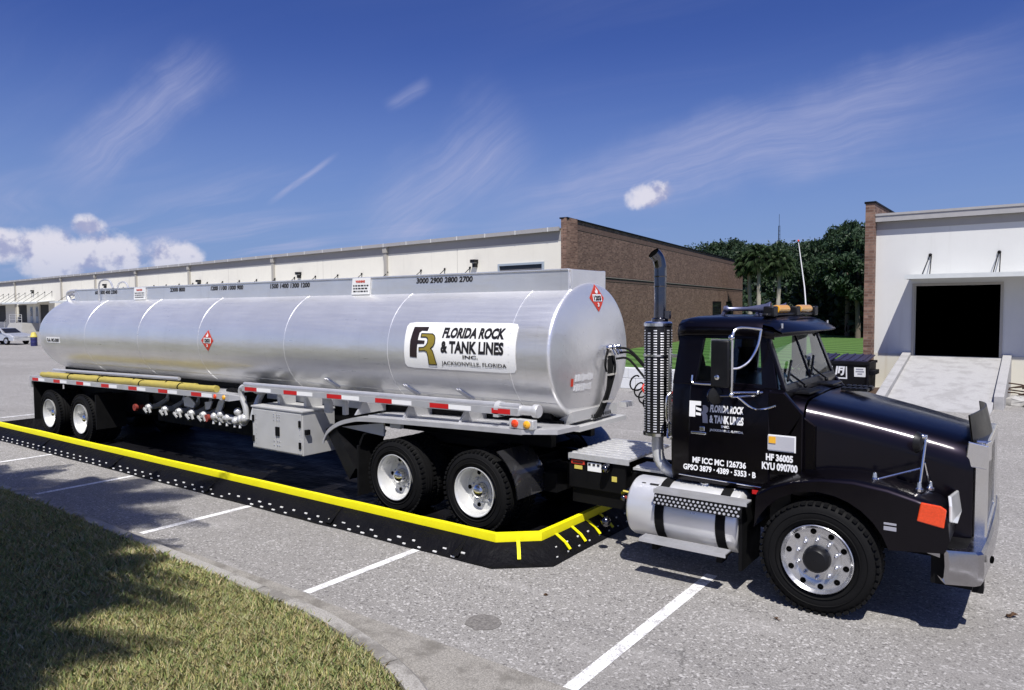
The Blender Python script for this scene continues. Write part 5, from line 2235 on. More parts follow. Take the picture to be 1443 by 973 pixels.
    part('air_lines', m, 'black_rubber', r)
    m = MB()
    for z, y in ((1.80, 7.68), (1.48, 7.64)):
        m.obox(head(y + .06, z, .075), (.012, 0, 0), (0, .11, 0), (0, 0, .012))
    part('line_clip', m, 'chrome', r)
    # rear bumper and lamps
    m = MB()
    m.box(-17.42, -17.34, 6.40, 8.64, .98, 1.22)
    m.box(-17.44, -17.36, 6.48, 8.56, .50, .60)
    for y in (6.7, 8.3):
        m.box(-17.43, -17.37, y, y + .08, .6, .98)
    part('rear_bumper', m, 'rail_aluminium', r, smooth=0)
    for y in (6.52, 6.70, 8.34, 8.52):
        m = MB()
        m.lathe((-17.42, y, 1.10), (-1, 0, 0), [(0, .06), (.02, .058), (.03, .04), (.034, .004)], 14)
        part('tail_lamp', m, 'lamp_red', r)
    m = MB()
    m.box(-17.30, -17.27, 6.42, 6.98, .30, 1.10)
    m.box(-14.52, -14.49, 6.42, 6.98, .34, 1.0)
    parts('mudflap', m, 'black_rubber', r, smooth=0)
    for x in (-16.55, -15.15):
        wheel(r, x, 6.42, .49, 'dual', 1, True, x)
        wheel(r, x, 8.62, .49, 'dual', -1, True, x)


build_trailer()


def build_hoses():
    for k, (y, dz, rr) in enumerate(((6.50, 0.0, .050), (6.62, .004, .046))):
        mb = MB()
        rg = random.Random(20 + k)
        pts = []
        for i in range(26):
            x = -17.0 + i * (6.4 if k == 0 else 5.6) / 25
            pts.append((x, y + rg.uniform(-.010, .010), 1.165 + (x + 17.32) / 7.02 * .095 + .034 + rr + dz + rg.uniform(0, .010)))
        r = root('delivery_hose', (-13.8, y, 1.2), ('thick yellow delivery hose along the outer edge of the rear tray', 'thinner yellow hose behind the outer one on the rear tray')[k], 'hose', 'hoses on the rear tray')
        mb.tube(spline(pts, 3), rr, 12)
        part('hose', mb, 'hose_yellow', r)
        m = MB()
        for e in (0, -1):
            p = Vector(pts[e])
            d = Vector((1 if e else -1, 0, 0))
            m.cyl(p - d * .03, p + d * .05, rr * 1.08, 14)
        part('coupling', m, 'hose_yellow', r)
        for i in (5, 10, 16, 21):
            m = MB()
            p = Vector(pts[i])
            m.tube([p + Vector((.04 * math.sin(a), math.cos(a) * rr * 1.1, math.sin(a) * rr * 1.1)) for a in [2 * math.pi * q / 12 for q in range(12)]], .009, 5, False, True)
            part('strap', m, 'black_rubber', r)


build_hoses()


def coil(a, b, rad, turns, wire, n=14, sag=.0):
    a, b = Vector(a), Vector(b)
    d = (b - a).normalized()
    u = d.orthogonal().normalized()
    w = d.cross(u)
    out = []
    k = int(turns * n)
    for i in range(k + 1):
        t = i / k
        an = 2 * math.pi * t * turns
        out.append(a.lerp(b, t) + Vector((0, 0, -sag * 4 * t * (1 - t))) + (u * math.cos(an) + w * math.sin(an)) * rad)
    mb = MB()
    mb.tube(out, wire, 6)
    return mb


def build_lines():
    for nm, mb, mt, lb in (
            ('coiled_cable', coil((-4.02, 7.95, 1.72), (-3.28, 7.50, 1.36), .075, 9, .010, sag=.10), 'black_rubber', 'black coiled cable hanging between tank and cab'),
            ('coiled_air_hose', coil((-3.78, 7.75, 1.66), (-3.25, 7.45, 1.62), .050, 7, .011, sag=.03), 'hose_red', 'red coiled air hose beside the exhaust stack')):
        single(nm, mb, mt, (-3.7, 7.7, 1.5), lb, 'hose', 'lines between tank and cab')
    for k, (z, dy) in enumerate(((2.11, 0), (2.05, .06), (1.98, -.02))):
        mb = MB()
        mb.tube(spline([(-4.20, 7.86 + dy, z), (-4.05, 7.88 + dy, z - .02 + k * .01), (-3.85, 7.84 + dy, z - .17), (-3.62, 7.75 + dy, z - .36), (-3.40, 7.6 + dy, z - .48), (-3.1, 7.5, z - .52)], 6), .014, 7)
        single('air_line', mb, 'black_rubber', (-3.7, 7.7, 1.7), ('highest black air line running from the tank head to the cab', 'middle black air line drooping from the tank head', 'lowest straight black air line from the tank head')[k], 'hose', 'lines between tank and cab')


build_lines()


# ================================================================== TRACTOR
YT = 7.55                                                   # centre line of the tractor


def build_tractor():
    r = root('semi_truck', (-2.5, YT, 0), 'black conventional semi tractor with white door lettering and chrome fuel tank', 'truck')
    P = 'truck_paint'

    def mir(y):
        return 2 * YT - y
    # ---- chassis
    m = MB()
    for y in (7.12, 7.90):
        m.box(-7.2, -.55, y, y + .08, .56, .80)
    for x in (-6.9, -6.0, -5.1, -4.3, -3.4, -2.3, -1.2):
        m.box(x, x + .10, 7.2, 7.9, .58, .78)
    m.box(-2.6, -.75, 7.2, 7.9, .42, 1.0)
    for x in (-6.56, -5.28):
        m.cyl((x, 6.6, .478), (x, 8.5, .478), .075, 10)
        m.ball((x, 7.55, .48), .2, 12)
    m.cyl((-1.52, 6.6, .46), (-1.52, 8.5, .46), .06, 10)
    m.box(-4.28, -3.62, 6.97, 7.1, .42, .88)                # battery box under the deck
    m.box(-4.62, -4.45, 6.9, 8.2, .50, .72)
    part('chassis', m, 'black_frame', r, smooth=0)
    m = MB()
    m.prism([(-5.2, 7.0, .98), (-6.6, 7.0, .98), (-6.9, 7.0, .88), (-5.0, 7.0, .88)], (0, 1.1, 0))
    part('fifth_wheel', m, 'black_frame', r, smooth=0)
    m = MB()
    m.box(-4.30, -3.55, 6.92, 8.0, .955, .975)
    for k in range(9):
        m.box(-4.29, -3.56, 6.97 + k * .115, 7.01 + k * .115, .975, .985)
    m.box(-4.31, -4.295, 6.92, 8.0, .90, .975)
    m.box(-4.30, -3.55, 6.905, 6.92, .92, .98)
    part('deck_plate', m, 'tread_plate', r, smooth=0)
    m = MB()
    for k in range(4):
        m.box(-3.50, -3.05, 6.98 + k * .07, 7.03 + k * .07, .90, .915)
    m.box(-3.52, -3.04, 6.95, 7.28, .875, .90)
    part('side_step', m, 'tread_plate', r, smooth=0)
    m = MB()
    m.box(-4.30, -3.60, 6.93, 6.96, .60, .93)
    bb = part('battery_cover', m, 'black_frame', r, smooth=0)
    for x0, x1, z0, z1, mt in ((-4.27, -4.10, .86, .905, 'placard_red'), (-4.23, -4.13, .805, .845, 'sticker_yellow'), (-4.06, -3.89, .80, .895, 'sign_white'), (-3.76, -3.70, .72, .775, 'sticker_yellow')):
        m = MB()
        m.box(x0, x1, 6.922, 6.928, z0, z1)
        st = part('sticker', m, mt, bb, smooth=0)
        st['label'] = {'placard_red': 'red sticker', 'sticker_yellow': 'yellow sticker', 'sign_white': 'white sticker'}[mt]
    m = MB()
    for k in range(3):
        m.box(-4.05 + k * .055, -4.02 + k * .055, 6.916, 6.9215, .865, .885)
    m.box(-4.25, -4.12, 6.916, 6.9215, .877, .887)
    part('sticker_marks', m, 'ink_black', bb, smooth=0)
    m = MB()
    m.cyl((-3.80, 6.86, .87), (-3.80, 6.95, .87), .05, 12)
    m.ball((-3.80, 6.85, .87), .045, 10)
    m.cyl((-3.56, 6.80, .64), (-3.52, 6.95, .68), .03, 8)
    m.ball((-3.55, 6.8, .60), .035, 8)
    m.ball((-3.72, 6.72, .34), .055, 10)
    part('air_valve', m, 'stack_chrome', r)
    m = MB()
    m.box(-3.50, -3.38, 6.78, 6.80, .44, .60)
    m.tube(spline([(-3.52, 6.78, .62), (-3.45, 6.74, .60), (-3.38, 6.76, .5), (-3.38, 6.8, .4)], 5), .016, 6)
    part('drain_line', m, 'rust_red', r)
    m = MB()
    m.tube([(-3.55, 6.79, .675), (-3.33, 6.77, .665)], .012, 6)
    part('lever', m, 'sticker_yellow', r)

    # ---- cab shell: a loft of side profiles, windows left open
    zb, zt = .93, 2.36
    # lower body
    m = MB()
    x0, x1 = -2.93, -1.86
    sec = [(6.62, .93), (6.585, 1.02), (6.575, 1.4), (6.60, 1.80), (6.615, 1.86)]
    ys = [(y, z) for y, z in sec] + [(mir(y), z) for y, z in reversed(sec)]
    rows = []
    for x, ins in ((x0, .02), (x0 + .03, 0), (x1 - .0, 0)):
        rows.append([(x, y + (ins if y < YT else -ins), z) for (y, z) in ys])
    m.grid(rows)
    n = len(ys)
    m.add(rows[0], [tuple(range(n))])
    m.add(rows[-1], [tuple(range(n))])
    m.add([(x0 + .02, 6.62, 1.862), (x1, 6.62, 1.862), (x1, mir(6.62), 1.862), (x0 + .02, mir(6.62), 1.862)], [(0, 1, 2, 3)]) if False else None
    m.prism([(x0 + .03, 6.63, .93), (x1 + .25, 6.63, .93), (x1 + .25, 6.63, 1.55), (x1, 6.63, 1.72), (x1 - .1, 6.63, 1.72)], (0, .05, 0))
    body = part('cab', m, P, r, smooth=40)
    # pillars and window surrounds
    m = MB()

    def side_y(z):
        return 6.615 + (z - 1.86) / .5 * .075

    def pillar(a, b, c, d, th=.05):
        """quad on the cab side given as (x, z), for both sides"""
        for s in (1, -1):
            q = []
            for (x, z) in (a, b, c, d):
                y = side_y(z)
                q.append((x, y if s > 0 else mir(y), z))
            m.prism(q, (0, th * s, 0))
    pillar((-2.93, 1.86), (-2.70, 1.86), (-2.63, 2.36), (-2.88, 2.36))
    pillar((-2.07, 1.86), (-1.93, 1.86), (-2.03, 2.36), (-2.12, 2.36))
    pillar((-2.70, 2.30), (-2.07, 2.30), (-2.10, 2.365), (-2.66, 2.365))
    pillar((-2.72, 1.855), (-2.05, 1.855), (-2.05, 1.895), (-2.72, 1.895))
    # rear wall with a window
    for (ya, yb, za, zb_) in ((6.64, 6.86, 1.86, 2.36), (8.24, mir(6.64), 1.86, 2.36), (6.86, 8.24, 1.86, 1.93), (6.86, 8.24, 2.29, 2.36)):
        m.prism([(-2.925, ya, za), (-2.925, yb, za), (-2.885, yb - (.05 if yb > 8.2 and zb_ > 2.3 else 0), zb_), (-2.885, ya + (.05 if ya < 6.7 else 0), zb_)], (.035, 0, 0))
    # windscreen frame: sill, head, centre post
    wb = [(-1.86, 1.88), (-2.05, 2.37)]
    for ya, yb in ((6.62, 6.70), (YT - .018, YT + .018), (mir(6.70), mir(6.62))):
        t = .06 if ya < 6.7 else (-.06 if yb > 8.4 else 0)
        m.prism([(-1.86, ya, 1.86), (-1.86, yb, 1.86), (-2.05, yb + t, 2.37), (-2.05, ya + t, 2.37)], (-.035, 0, .0))
    m.prism([(-1.855, 6.63, 1.84), (-1.855, mir(6.63), 1.84), (-1.875, mir(6.63), 1.90), (-1.875, 6.63, 1.90)], (-.05, 0, 0))
    m.prism([(-2.02, 6.66, 2.31), (-2.02, mir(6.66), 2.31), (-2.05, mir(6.66), 2.37), (-2.05, 6.66, 2.37)], (-.04, 0, 0))
    part('window_frame', m, P, r, smooth=0, bevel=.006)
    # glass
    gl = []
    m = MB()
    for s in (1, -1):
        f = (lambda y: y) if s > 0 else mir
        m.add([(-2.69, f(side_y(1.89) + .02), 1.89), (-2.075, f(side_y(1.89) + .02), 1.89), (-2.11, f(side_y(2.31) + .02), 2.31), (-2.645, f(side_y(2.31) + .02), 2.31)], [(0, 1, 2, 3)])
    parts('side_glass', m, 'cab_glass', r, smooth=0)
    m = MB()
    m.add([(-1.885, 6.68, 1.89), (-1.885, mir(6.68), 1.89), (-2.045, mir(6.74), 2.33), (-2.045, 6.74, 2.33)], [(0, 1, 2, 3)])
    part('windscreen', m, 'cab_glass', r, smooth=0)
    m = MB()
    m.add([(-2.90, 6.86, 1.93), (-2.90, 8.24, 1.93), (-2.885, 8.24, 2.29), (-2.885, 6.86, 2.29)], [(0, 1, 2, 3)])
    part('rear_glass', m, 'cab_glass', r, smooth=0)
    # roof
    m = MB()
    sec = [(6.655, 2.33), (6.635, 2.38), (6.66, 2.44), (6.74, 2.485), (6.95, 2.505), (YT, 2.515)]
    full = sec + [(mir(y), z) for y, z in reversed(sec[:-1])]
    xs = [(-2.93, .10, -.06), (-2.90, .03, -.015), (-2.80, 0, 0), (-2.5, 0, .004), (-2.15, 0, .0), (-2.05, .0, -.012), (-1.98, .02, -.035)]
    rows = [[(x, y + (i if y < YT else -i if y > YT else 0), z + dz) for (y, z) in full] for (x, i, dz) in xs]
    m.grid(rows)
    m.add(rows[0], [tuple(range(len(full)))])
    m.add([(-2.9, 6.66, 2.335), (-2.0, 6.66, 2.335), (-2.0, mir(6.66), 2.335), (-2.9, mir(6.66), 2.335)], [(0, 1, 2, 3)])
    part('roof', m, P, r, smooth=60)
    # sun visor
    m = MB()
    top, bot = [], []
    for j in range(17):
        t = -1 + 2 * j / 16
        y = YT + t * .93
        bow = 1 - abs(t) ** 2.2
        xf = -1.90 + .17 * bow
        edge = abs(t) ** 6
        top.append([(-2.07, y, 2.495 - .06 * edge), (-1.98, y, 2.47 - .055 * edge), (-1.5 * 0 + (xf - .06), y, 2.415 - .02 * edge), (xf, y, 2.375 - .01 * edge)])
        bot.append([(xf, y, 2.362 - .01 * edge), (xf - .08, y, 2.395 - .02 * edge), (-1.98, y, 2.44 - .06 * edge), (-2.07, y, 2.46 - .07 * edge)])
    m.grid([a + b for a, b in zip(top, bot)], close_u=True)
    part('sun_visor', m, P, r, smooth=40)
    m = MB()
    for y in (6.72, 7.1, 8.0, 8.38):
        m.cyl((-1.93, y, 2.40), (-1.93, y, 2.445), .012, 8)
    parts('visor_bolt', m, 'chrome', r)
    # interior
    m = MB()
    for y in (6.95, 8.0):
        m.prism([(-2.80, y - .22, 1.3), (-2.30, y - .22, 1.3), (-2.30, y - .22, 1.52), (-2.62, y - .22, 1.54), (-2.74, y - .22, 2.0), (-2.84, y - .22, 2.0)], (0, .44, 0))
        m.prism([(-2.75, y - .10, 1.99), (-2.83, y - .10, 1.99), (-2.84, y - .10, 2.13), (-2.78, y - .10, 2.13)], (0, .20, 0))
    part('seat', m, 'seat_fabric', r, bevel=.03)
    m = MB()
    m.box(-2.06, -1.90, 6.70, mir(6.70), 1.45, 1.83)
    m.box(-2.86, -1.9, 6.70, mir(6.70), 1.0, 1.05)
    part('dashboard', m, 'seat_fabric', r, bevel=.03)
    m = MB()
    c = Vector((-2.20, 8.0, 1.82))
    u, v = Vector((0, 1, 0)), Vector((.55, 0, .83)).normalized()
    m.tube([c + (u * math.cos(a) + v * math.sin(a)) * .2 for a in [2 * math.pi * k / 24 for k in range(24)]], .014, 7, False, True)
    m.cyl(c, (-1.98, 8.0, 1.7), .02, 8)
    for a in (0.3, 2.84, 4.71):
        m.cyl(c, c + (u * math.cos(a) + v * math.sin(a)) * .2, .012, 6)
    part('steering_wheel', m, 'black_plastic', r)
    # ---- door on the near side (and its twin)
    for s in (1, -1):
        f = (lambda y: y) if s > 0 else mir
        m = MB()
        rows = []
        for z, y in ((1.02, 6.578), (1.4, 6.567), (1.80, 6.592), (1.852, 6.606)):
            rows.append([(x, f(y - (0.006 if 0 < i < 3 else -.004)), z) for i, x in enumerate((-2.745, -2.73, -1.995, -1.98))])
        m.grid(rows)
        dr = part('door', m, P, r, smooth=30)
        m = MB()
        m.tube(spline([(-2.72, f(6.60), 1.95), (-2.715, f(6.585), 1.885), (-2.66, f(6.58), 1.872), (-2.5, f(6.58), 1.872)], 5), .009, 6)
        part('window_trim', m, 'chrome', dr)
        m = MB()
        m.box(-2.71, -2.56, f(6.54), f(6.566), 1.40, 1.425)
        m.box(-2.63, -2.58, f(6.556), f(6.57), 1.43, 1.475)
        part('handle', m, 'chrome', dr, bevel=.006)
        if s > 0:
            fn = lambda u, v: Vector((u, 6.5575 + (v - 1.4) * .055 - .004, v))
            m = MB()
            # big F in white
            for poly in ([(-2.735, 1.71), (-2.62, 1.71), (-2.62, 1.67), (-2.675, 1.67), (-2.675, 1.56), (-2.735, 1.56)], [(-2.67, 1.655), (-2.615, 1.64), (-2.615, 1.615), (-2.67, 1.63)], [(-2.67, 1.605), (-2.62, 1.60), (-2.62, 1.575), (-2.67, 1.578)]):
                put_poly(m, poly, fn)
            put_text(m, 'FLORIDA ROCK', fn, -2.53, -2.215, 1.615, 1.685, bold=.05, shear=.02)
            put_text(m, '& TANK LINES', fn, -2.535, -2.215, 1.515, 1.59, bold=.05, shear=.0)
            put_text(m, 'INC.', fn, -2.42, -2.34, 1.478, 1.502, bold=.05)
            put_text(m, 'JACKSONVILLE, FLORIDA', fn, -2.53, -2.215, 1.435, 1.462, bold=.03)
            part('door_lettering', m, 'lettering_white', dr, smooth=0)
            m = MB()
            for poly in ([(-2.605, 1.675), (-2.575, 1.675), (-2.55, 1.655), (-2.55, 1.62), (-2.57, 1.60), (-2.555, 1.58), (-2.55, 1.51), (-2.60, 1.51), (-2.605, 1.58), (-2.62, 1.60), (-2.60, 1.625)],):
                put_poly(m, poly, fn)
            part('letter_r', m, 'lettering_grey', dr, smooth=0)
            m = MB()
            put_text(m, 'MF ICC MC 126736', fn, -2.69, -2.18, 1.125, 1.185, bold=.04)
            put_text(m, 'GPSO 3879 \u00b7 4389 \u00b7 5353 \u00b7 B', fn, -2.78, -2.09, 1.052, 1.108, bold=.04)
            part('number_lettering', m, 'lettering_white', dr, smooth=0)
    # notice plate and numbers on the cowl side
    m = MB()
    m.box(-2.005, -1.755, 6.566, 6.572, 1.315, 1.46)
    pl = part('notice_plate', m, 'lettering_white', r, smooth=0)
    m = MB()
    m.box(-1.995, -1.765, 6.560, 6.5655, 1.325, 1.45)
    part('notice_panel', m, 'sign_grey', pl, smooth=0)
    m = MB()
    m.box(-1.985, -1.925, 6.554, 6.5595, 1.385, 1.443)
    part('notice_badge', m, 'sticker_orange', pl, smooth=0)
    m = MB()
    fn = lambda u, v: Vector((u, 6.562, v))
    put_text(m, 'HF 36005', fn, -2.01, -1.775, 1.225, 1.29, bold=.05)
    put_text(m, 'KYU 090700', fn, -2.045, -1.735, 1.14, 1.21, bold=.05)
    part('number_lettering', m, 'lettering_white', r, smooth=0)
    m = MB()
    m.prism([(-2.06, 6.574, 1.10), (-1.70, 6.574, 1.10), (-1.70, 6.574, 1.66), (-1.86, 6.574, 1.84), (-2.0, 6.574, 1.84), (-2.0, 6.574, 1.10)], (0, .05, 0))
    m.prism([(-2.0, mir(6.574), 1.10), (-1.70, mir(6.574), 1.10), (-1.70, mir(6.574), 1.66), (-1.86, mir(6.574), 1.84), (-2.0, mir(6.574), 1.84)], (0, -.05, 0))
    parts('cowl_side', m, P, r, smooth=0, bevel=.01)

    # ---- hood: loft of cross-sections from the cowl to the grille
    def hood_sec(x, yn, zt_, zs, rad, crown):
        s = [(yn - .015, zs), (yn, zs + .2 * (zt_ - zs)), (yn, zt_ - rad * 1.5), (yn + .015, zt_ - rad * .75), (yn + .055, zt_ - rad * .25), (yn + .13, zt_), (yn + .25, zt_ + crown * .55), (YT, zt_ + crown)]
        return [(x, y, z) for y, z in s] + [(x, mir(y), z) for y, z in reversed(s[:-1])]
    m = MB()
    rows = [hood_sec(-1.845, 6.64, 1.775, .95, .14, .03), hood_sec(-1.72, 6.655, 1.755, .95, .14, .03)]
    m.grid(rows)
    m.add(rows[0], [tuple(range(len(rows[0])))])
    part('cowl', m, P, r, smooth=60)
    m = MB()
    rows = []
    for t in [i / 12 for i in range(13)]:
        x = -1.705 + (1.705 - .50) * t
        rows.append(hood_sec(x, 6.665 + .20 * t ** .8, 1.745 - .225 * t - .05 * t * t, .72, .145, .03 + .03 * t))
    rows.append(hood_sec(-.46, 6.89, 1.44, .72, .145, .05))
    m.grid(rows)
    m.add(rows[-1], [tuple(range(len(rows[-1])))])
    part('hood', m, P, r, smooth=60)
    m = MB()
    for y in (7.72, 7.95):
        m.box(-1.64, -1.40, y, y + .10, 1.765, 1.79)
        for k in range(5):
            m.box(-1.64 + k * .05, -1.61 + k * .05, y - .004, y + .104, 1.789, 1.796)
    part('hood_vent', m, 'black_plastic', r, smooth=0)
    m = MB()
    m.box(-1.70, -.55, YT + .60, YT + .625, 1.60, 1.60 + .004)
    # wipers
    m = MB()
    for y in (7.15, 7.95):
        m.tube([(-1.83, y, 1.86), (-1.90, y - .30, 1.99)], .010, 6)
        m.tube([(-1.875, y - .42, 1.93), (-1.935, y - .1, 2.09)], .012, 6)
        m.ball((-1.83, y, 1.85), .02, 8)
    part('wiper', m, 'black_plastic', r)
    m = MB()
    m.box(-1.86, -1.73, 6.9, 7.3, 1.80, 1.815)
    m.box(-1.86, -1.73, 7.8, 8.2, 1.80, 1.815)
    parts('cowl_vent', m, 'black_plastic', r, smooth=0)
    # ---- grille surround
    m = MB()
    yg0, yg1 = 6.93, mir(6.93)
    m.box(-.46, -.36, yg0, yg0 + .06, .70, 1.47)
    m.box(-.46, -.36, yg1 - .06, yg1, .70, 1.47)
    m.box(-.46, -.36, yg0 + .06, yg1 - .06, 1.40, 1.50)
    m.box(-.46, -.36, yg0 + .06, yg1 - .06, .70, .76)
    gr = part('grille_surround', m, 'chrome', r, smooth=0, bevel=.015)
    m = MB()
    m.box(-.44, -.40, yg0 + .06, yg1 - .06, .76, 1.40)
    part('grille', m, 'cavity', gr, smooth=0)
    m = MB()
    for k in range(16):
        y = yg0 + .10 + k * (yg1 - yg0 - .2) / 15
        m.box(-.40, -.385, y, y + .018, .76, 1.40)
    part('grille_bars', m, 'chrome', gr, smooth=0)
    # bug deflector
    m = MB()
    rows = []
    for j in range(13):
        t = -1 + j / 6
        y = YT + t * .56
        b = 1 - t * t
        rows.append([(-.47 + .10 * b, y, 1.46 + .035 * b), (-.50 + .08 * b, y, 1.70 + .02 * b), (-.512 + .08 * b, y, 1.70 + .02 * b), (-.482 + .10 * b, y, 1.46 + .035 * b)])
    m.grid(rows, close_u=True)
    part('bug_deflector', m, 'smoked_plastic', r, smooth=30)
    m = MB()
    m.prism([(-.52, 6.885, 1.30), (-.36, 6.90, 1.28), (-.36, 6.90, 1.475), (-.50, 6.885, 1.50)], (0, .03, 0))
    m.prism([(-.37, 6.90, 1.34), (-.345, 7.05, 1.34), (-.345, 7.05, 1.50), (-.37, 6.90, 1.50)], (-.02, 0, 0))
    part('corner_plate', m, 'chrome', r, smooth=0, bevel=.008)
    # ---- front fenders
    WX, WZ, AR = -1.52, .478, .565
    prof = [(-2.05, .70), (-2.04, .93), (-1.90, 1.02), (-1.72, 1.09), (-1.50, 1.135), (-1.25, 1.145), (-1.0, 1.115), (-.80, 1.065), (-.66, 1.02), (-.585, .96), (-.565, .80), (-.60, .70), (-.93, .66)]
    arch = [(WX + AR * math.cos(a), WZ + AR * math.sin(a)) for a in [math.radians(18 + k * 12) for k in range(13)]]
    for s in (1, -1):
        f = (lambda y: y) if s > 0 else mir
        m = MB()
        crown = lambda x: .03
        full = prof + arch
        # outer face, rounded shoulder, top running in to the hood
        outer = [(x, f(6.385), z) for x, z in full]
        m.add(outer, [tuple(range(len(full)))])
        rows = []
        for (x, z) in prof:
            if z > .9:
                lean = .0
            rows.append([(x, f(6.385), z), (x, f(6.390), z + .012), (x, f(6.41), z + .026), (x, f(6.46), z + .038), (x, f(6.60), z + .050 + .015), (x, f(6.72), z + .058), (x, f(6.78), z + .02), (x, f(6.82), z + .0), (x, f(6.95), z)])
        m.grid(rows)
        rows = [[(x, f(6.385), z), (x, f(6.95), z)] for x, z in arch]
        m.grid(rows)
        m.add([(-.585, f(6.385), .96), (-.565, f(6.385), .80), (-.565, f(6.95), .80), (-.585, f(6.95), .96)], [(0, 1, 2, 3)])
        part('fender', m, P, r, smooth=50)
        # lamps set in the fender front
        m = MB()
        m.prism([(-.79, f(6.392), .925), (-.605, f(6.392), .895), (-.590, f(6.392), 1.04), (-.63, f(6.392), 1.065), (-.765, f(6.392), 1.075)], (0, f(6.37) - f(6.392), 0))
        part('turn_signal', m, 'lamp_orange', r, smooth=0, bevel=.008)
        m = MB()
        m.prism([(-.578, f(6.40), .945), (-.578, f(6.40), 1.075), (-.60, f(6.52), 1.12), (-.575, f(6.86), 1.10), (-.55, f(6.86), .93), (-.545, f(6.50), .92)], (.022, 0, 0))
        part('headlight', m, 'lamp_clear', r, smooth=0, bevel=.008)
    # low panel under the headlamp and the marker emblem on the fender side
    m = MB()
    m.box(-1.02, -.93, 6.376, 6.384, .815, .845)
    m.box(-1.02, -.93, 6.376, 6.384, .860, .875)
    part('fender_emblem', m, 'lettering_grey', r, smooth=0)
    m = MB()
    m.box(-1.98, -1.80, 6.60, 6.95, .62, .95)
    part('fender_skirt', m, 'black_plastic', r, smooth=0)
    # ---- bumper
    plan = [(-.615, 6.405), (-.585, 6.40), (-.40, 6.47), (-.365, 6.52), (-.345, 6.95), (-.34, YT)]
    plan = plan + [(x, mir(y)) for x, y in reversed(plan[:-1])]
    m = MB()
    rows = []
    for i, (x, y) in enumerate(plan):
        e = .06 if i in (0, len(plan) - 1) else 0
        taper = .02 if i in (0, len(plan) - 1) else 0
        rows.append([(x - .03, y, .50 + taper), (x - .005, y, .46 + taper * 1.2), (x + .012, y, .49 + taper), (x + .018, y, .60), (x + .012, y, .705), (x - .005, y, .725), (x - .10, y + (.03 if y < YT else -.03), .725), (x - .10, y + (.03 if y < YT else -.03), .70)])
    m.grid(rows)
    bp = part('bumper', m, 'bumper_chrome', r, smooth=25)
    m = MB()
    m.prism([(-.80, 6.40, .70), (-.63, 6.40, .66), (-.63, 6.40, .725), (-.70, 6.40, .73)], (0, .02, 0))
    part('bumper_tip', m, 'bumper_chrome', r, smooth=0)
    m = MB()
    m.prism([(-.45, 6.50, .718), (-.37, 6.60, .718), (-.36, 7.1, .718), (-.36, mir(7.1), .718), (-.37, mir(6.60), .718), (-.45, mir(6.5), .718), (-.7, mir(6.5), .718), (-.7, 6.5, .718)], (0, 0, -.02))
    m.box(-.70, -.42, 6.50, mir(6.5), .42, .69)
    m.box(-.44, -.36, 6.70, 6.82, .34, .48)
    m.box(-.44, -.36, mir(6.82), mir(6.70), .34, .48)
    part('bumper_apron', m, 'black_frame', r, smooth=0)
    m = MB()
    m.lathe((-.318, 6.78, .60), (1, -.3, 0), [(0, .03), (.012, .028), (.014, .004)], 12)
    part('tow_pin', m, 'cavity', bp)
    # ---- fender mirror on a tripod
    m = MB()
    top = Vector((-.77, 6.66, 1.56))
    m.tube([(-.80, 6.56, 1.14), top], .011, 7)
    m.tube([(-.74, 6.70, 1.13), Vector((-.775, 6.63, 1.34))], .009, 6)
    m.tube([(-1.12, 6.55, 1.17), Vector((-.785, 6.61, 1.30))], .009, 6)
    for q in ((-.80, 6.56, 1.14), (-.74, 6.70, 1.13), (-1.12, 6.55, 1.18)):
        m.lathe(q, (0, 0, 1), [(-.02, .035), (.0, .035), (.012, .02), (.05, .015), (.055, .003)], 10)
    m.ball((-.79, 6.62, 1.55), .022, 8)
    hm = part('hood_mirror', m, 'chrome', r)
    m = MB()
    m.lathe((-.82, 6.62, 1.50), (-1, .25, 0), [(-.04, .01), (-.03, .06), (0, .085), (.01, .088), (.014, .08), (.016, .003)], 18)
    part('mirror_head', m, 'black_plastic', hm)
    # ---- west coast mirror
    m = MB()
    m.box(-2.43, -2.26, 6.30, 6.345, 1.88, 2.30)
    mr = part('side_mirror', m, 'black_plastic', r, bevel=.015)
    m = MB()
    m.box(-2.435, -2.255, 6.325, 6.350, 2.295, 2.312)
    m.tube(spline([(-2.245, 6.33, 1.80), (-2.245, 6.33, 2.1), (-2.245, 6.33, 2.32)], 4), .013, 8)
    m.tube(spline([(-2.245, 6.33, 2.32), (-2.235, 6.36, 2.385), (-2.19, 6.42, 2.41), (-2.06, 6.55, 2.395)], 5), .012, 8)
    m.tube(spline([(-2.06, 6.55, 2.395), (-2.08, 6.52, 2.25), (-2.13, 6.46, 2.12), (-2.19, 6.38, 2.06), (-2.245, 6.335, 2.05)], 5), .011, 8)
    m.ball((-2.25, 6.33, 2.325), .028, 10)
    m.tube([(-2.245, 6.33, 1.80), (-2.10, 6.56, 1.80)], .010, 7)
    m.tube([(-2.245, 6.33, 1.84), (-2.05, 6.57, 1.83)], .010, 7)
    m.tube(spline([(-2.20, 6.36, 1.80), (-2.10, 6.45, 1.70), (-2.03, 6.56, 1.685), (-1.93, 6.57, 1.72)], 5), .009, 7)
    m.ball((-2.245, 6.33, 1.82), .022, 8)
    m.ball((-2.08, 6.54, 1.83), .02, 8)
    part('mirror_bracket', m, 'chrome', mr)
    m = MB()
    m.lathe((-2.40, 6.34, 1.80), (.80, -.55, 0), [(-.03, .02), (-.02, .065), (.0, .085), (.012, .085)], 20)
    m.tube([(-2.36, 6.35, 1.80), (-2.25, 6.335, 1.81)], .010, 6)
    rm = part('round_mirror', m, 'stack_chrome', mr)
    m = MB()
    m.lathe((-2.388, 6.332, 1.80), (.80, -.55, 0), [(.0, .08), (.010, .055), (.014, .003)], 20)
    part('mirror_face', m, 'smoked_plastic', rm)
    m = MB()
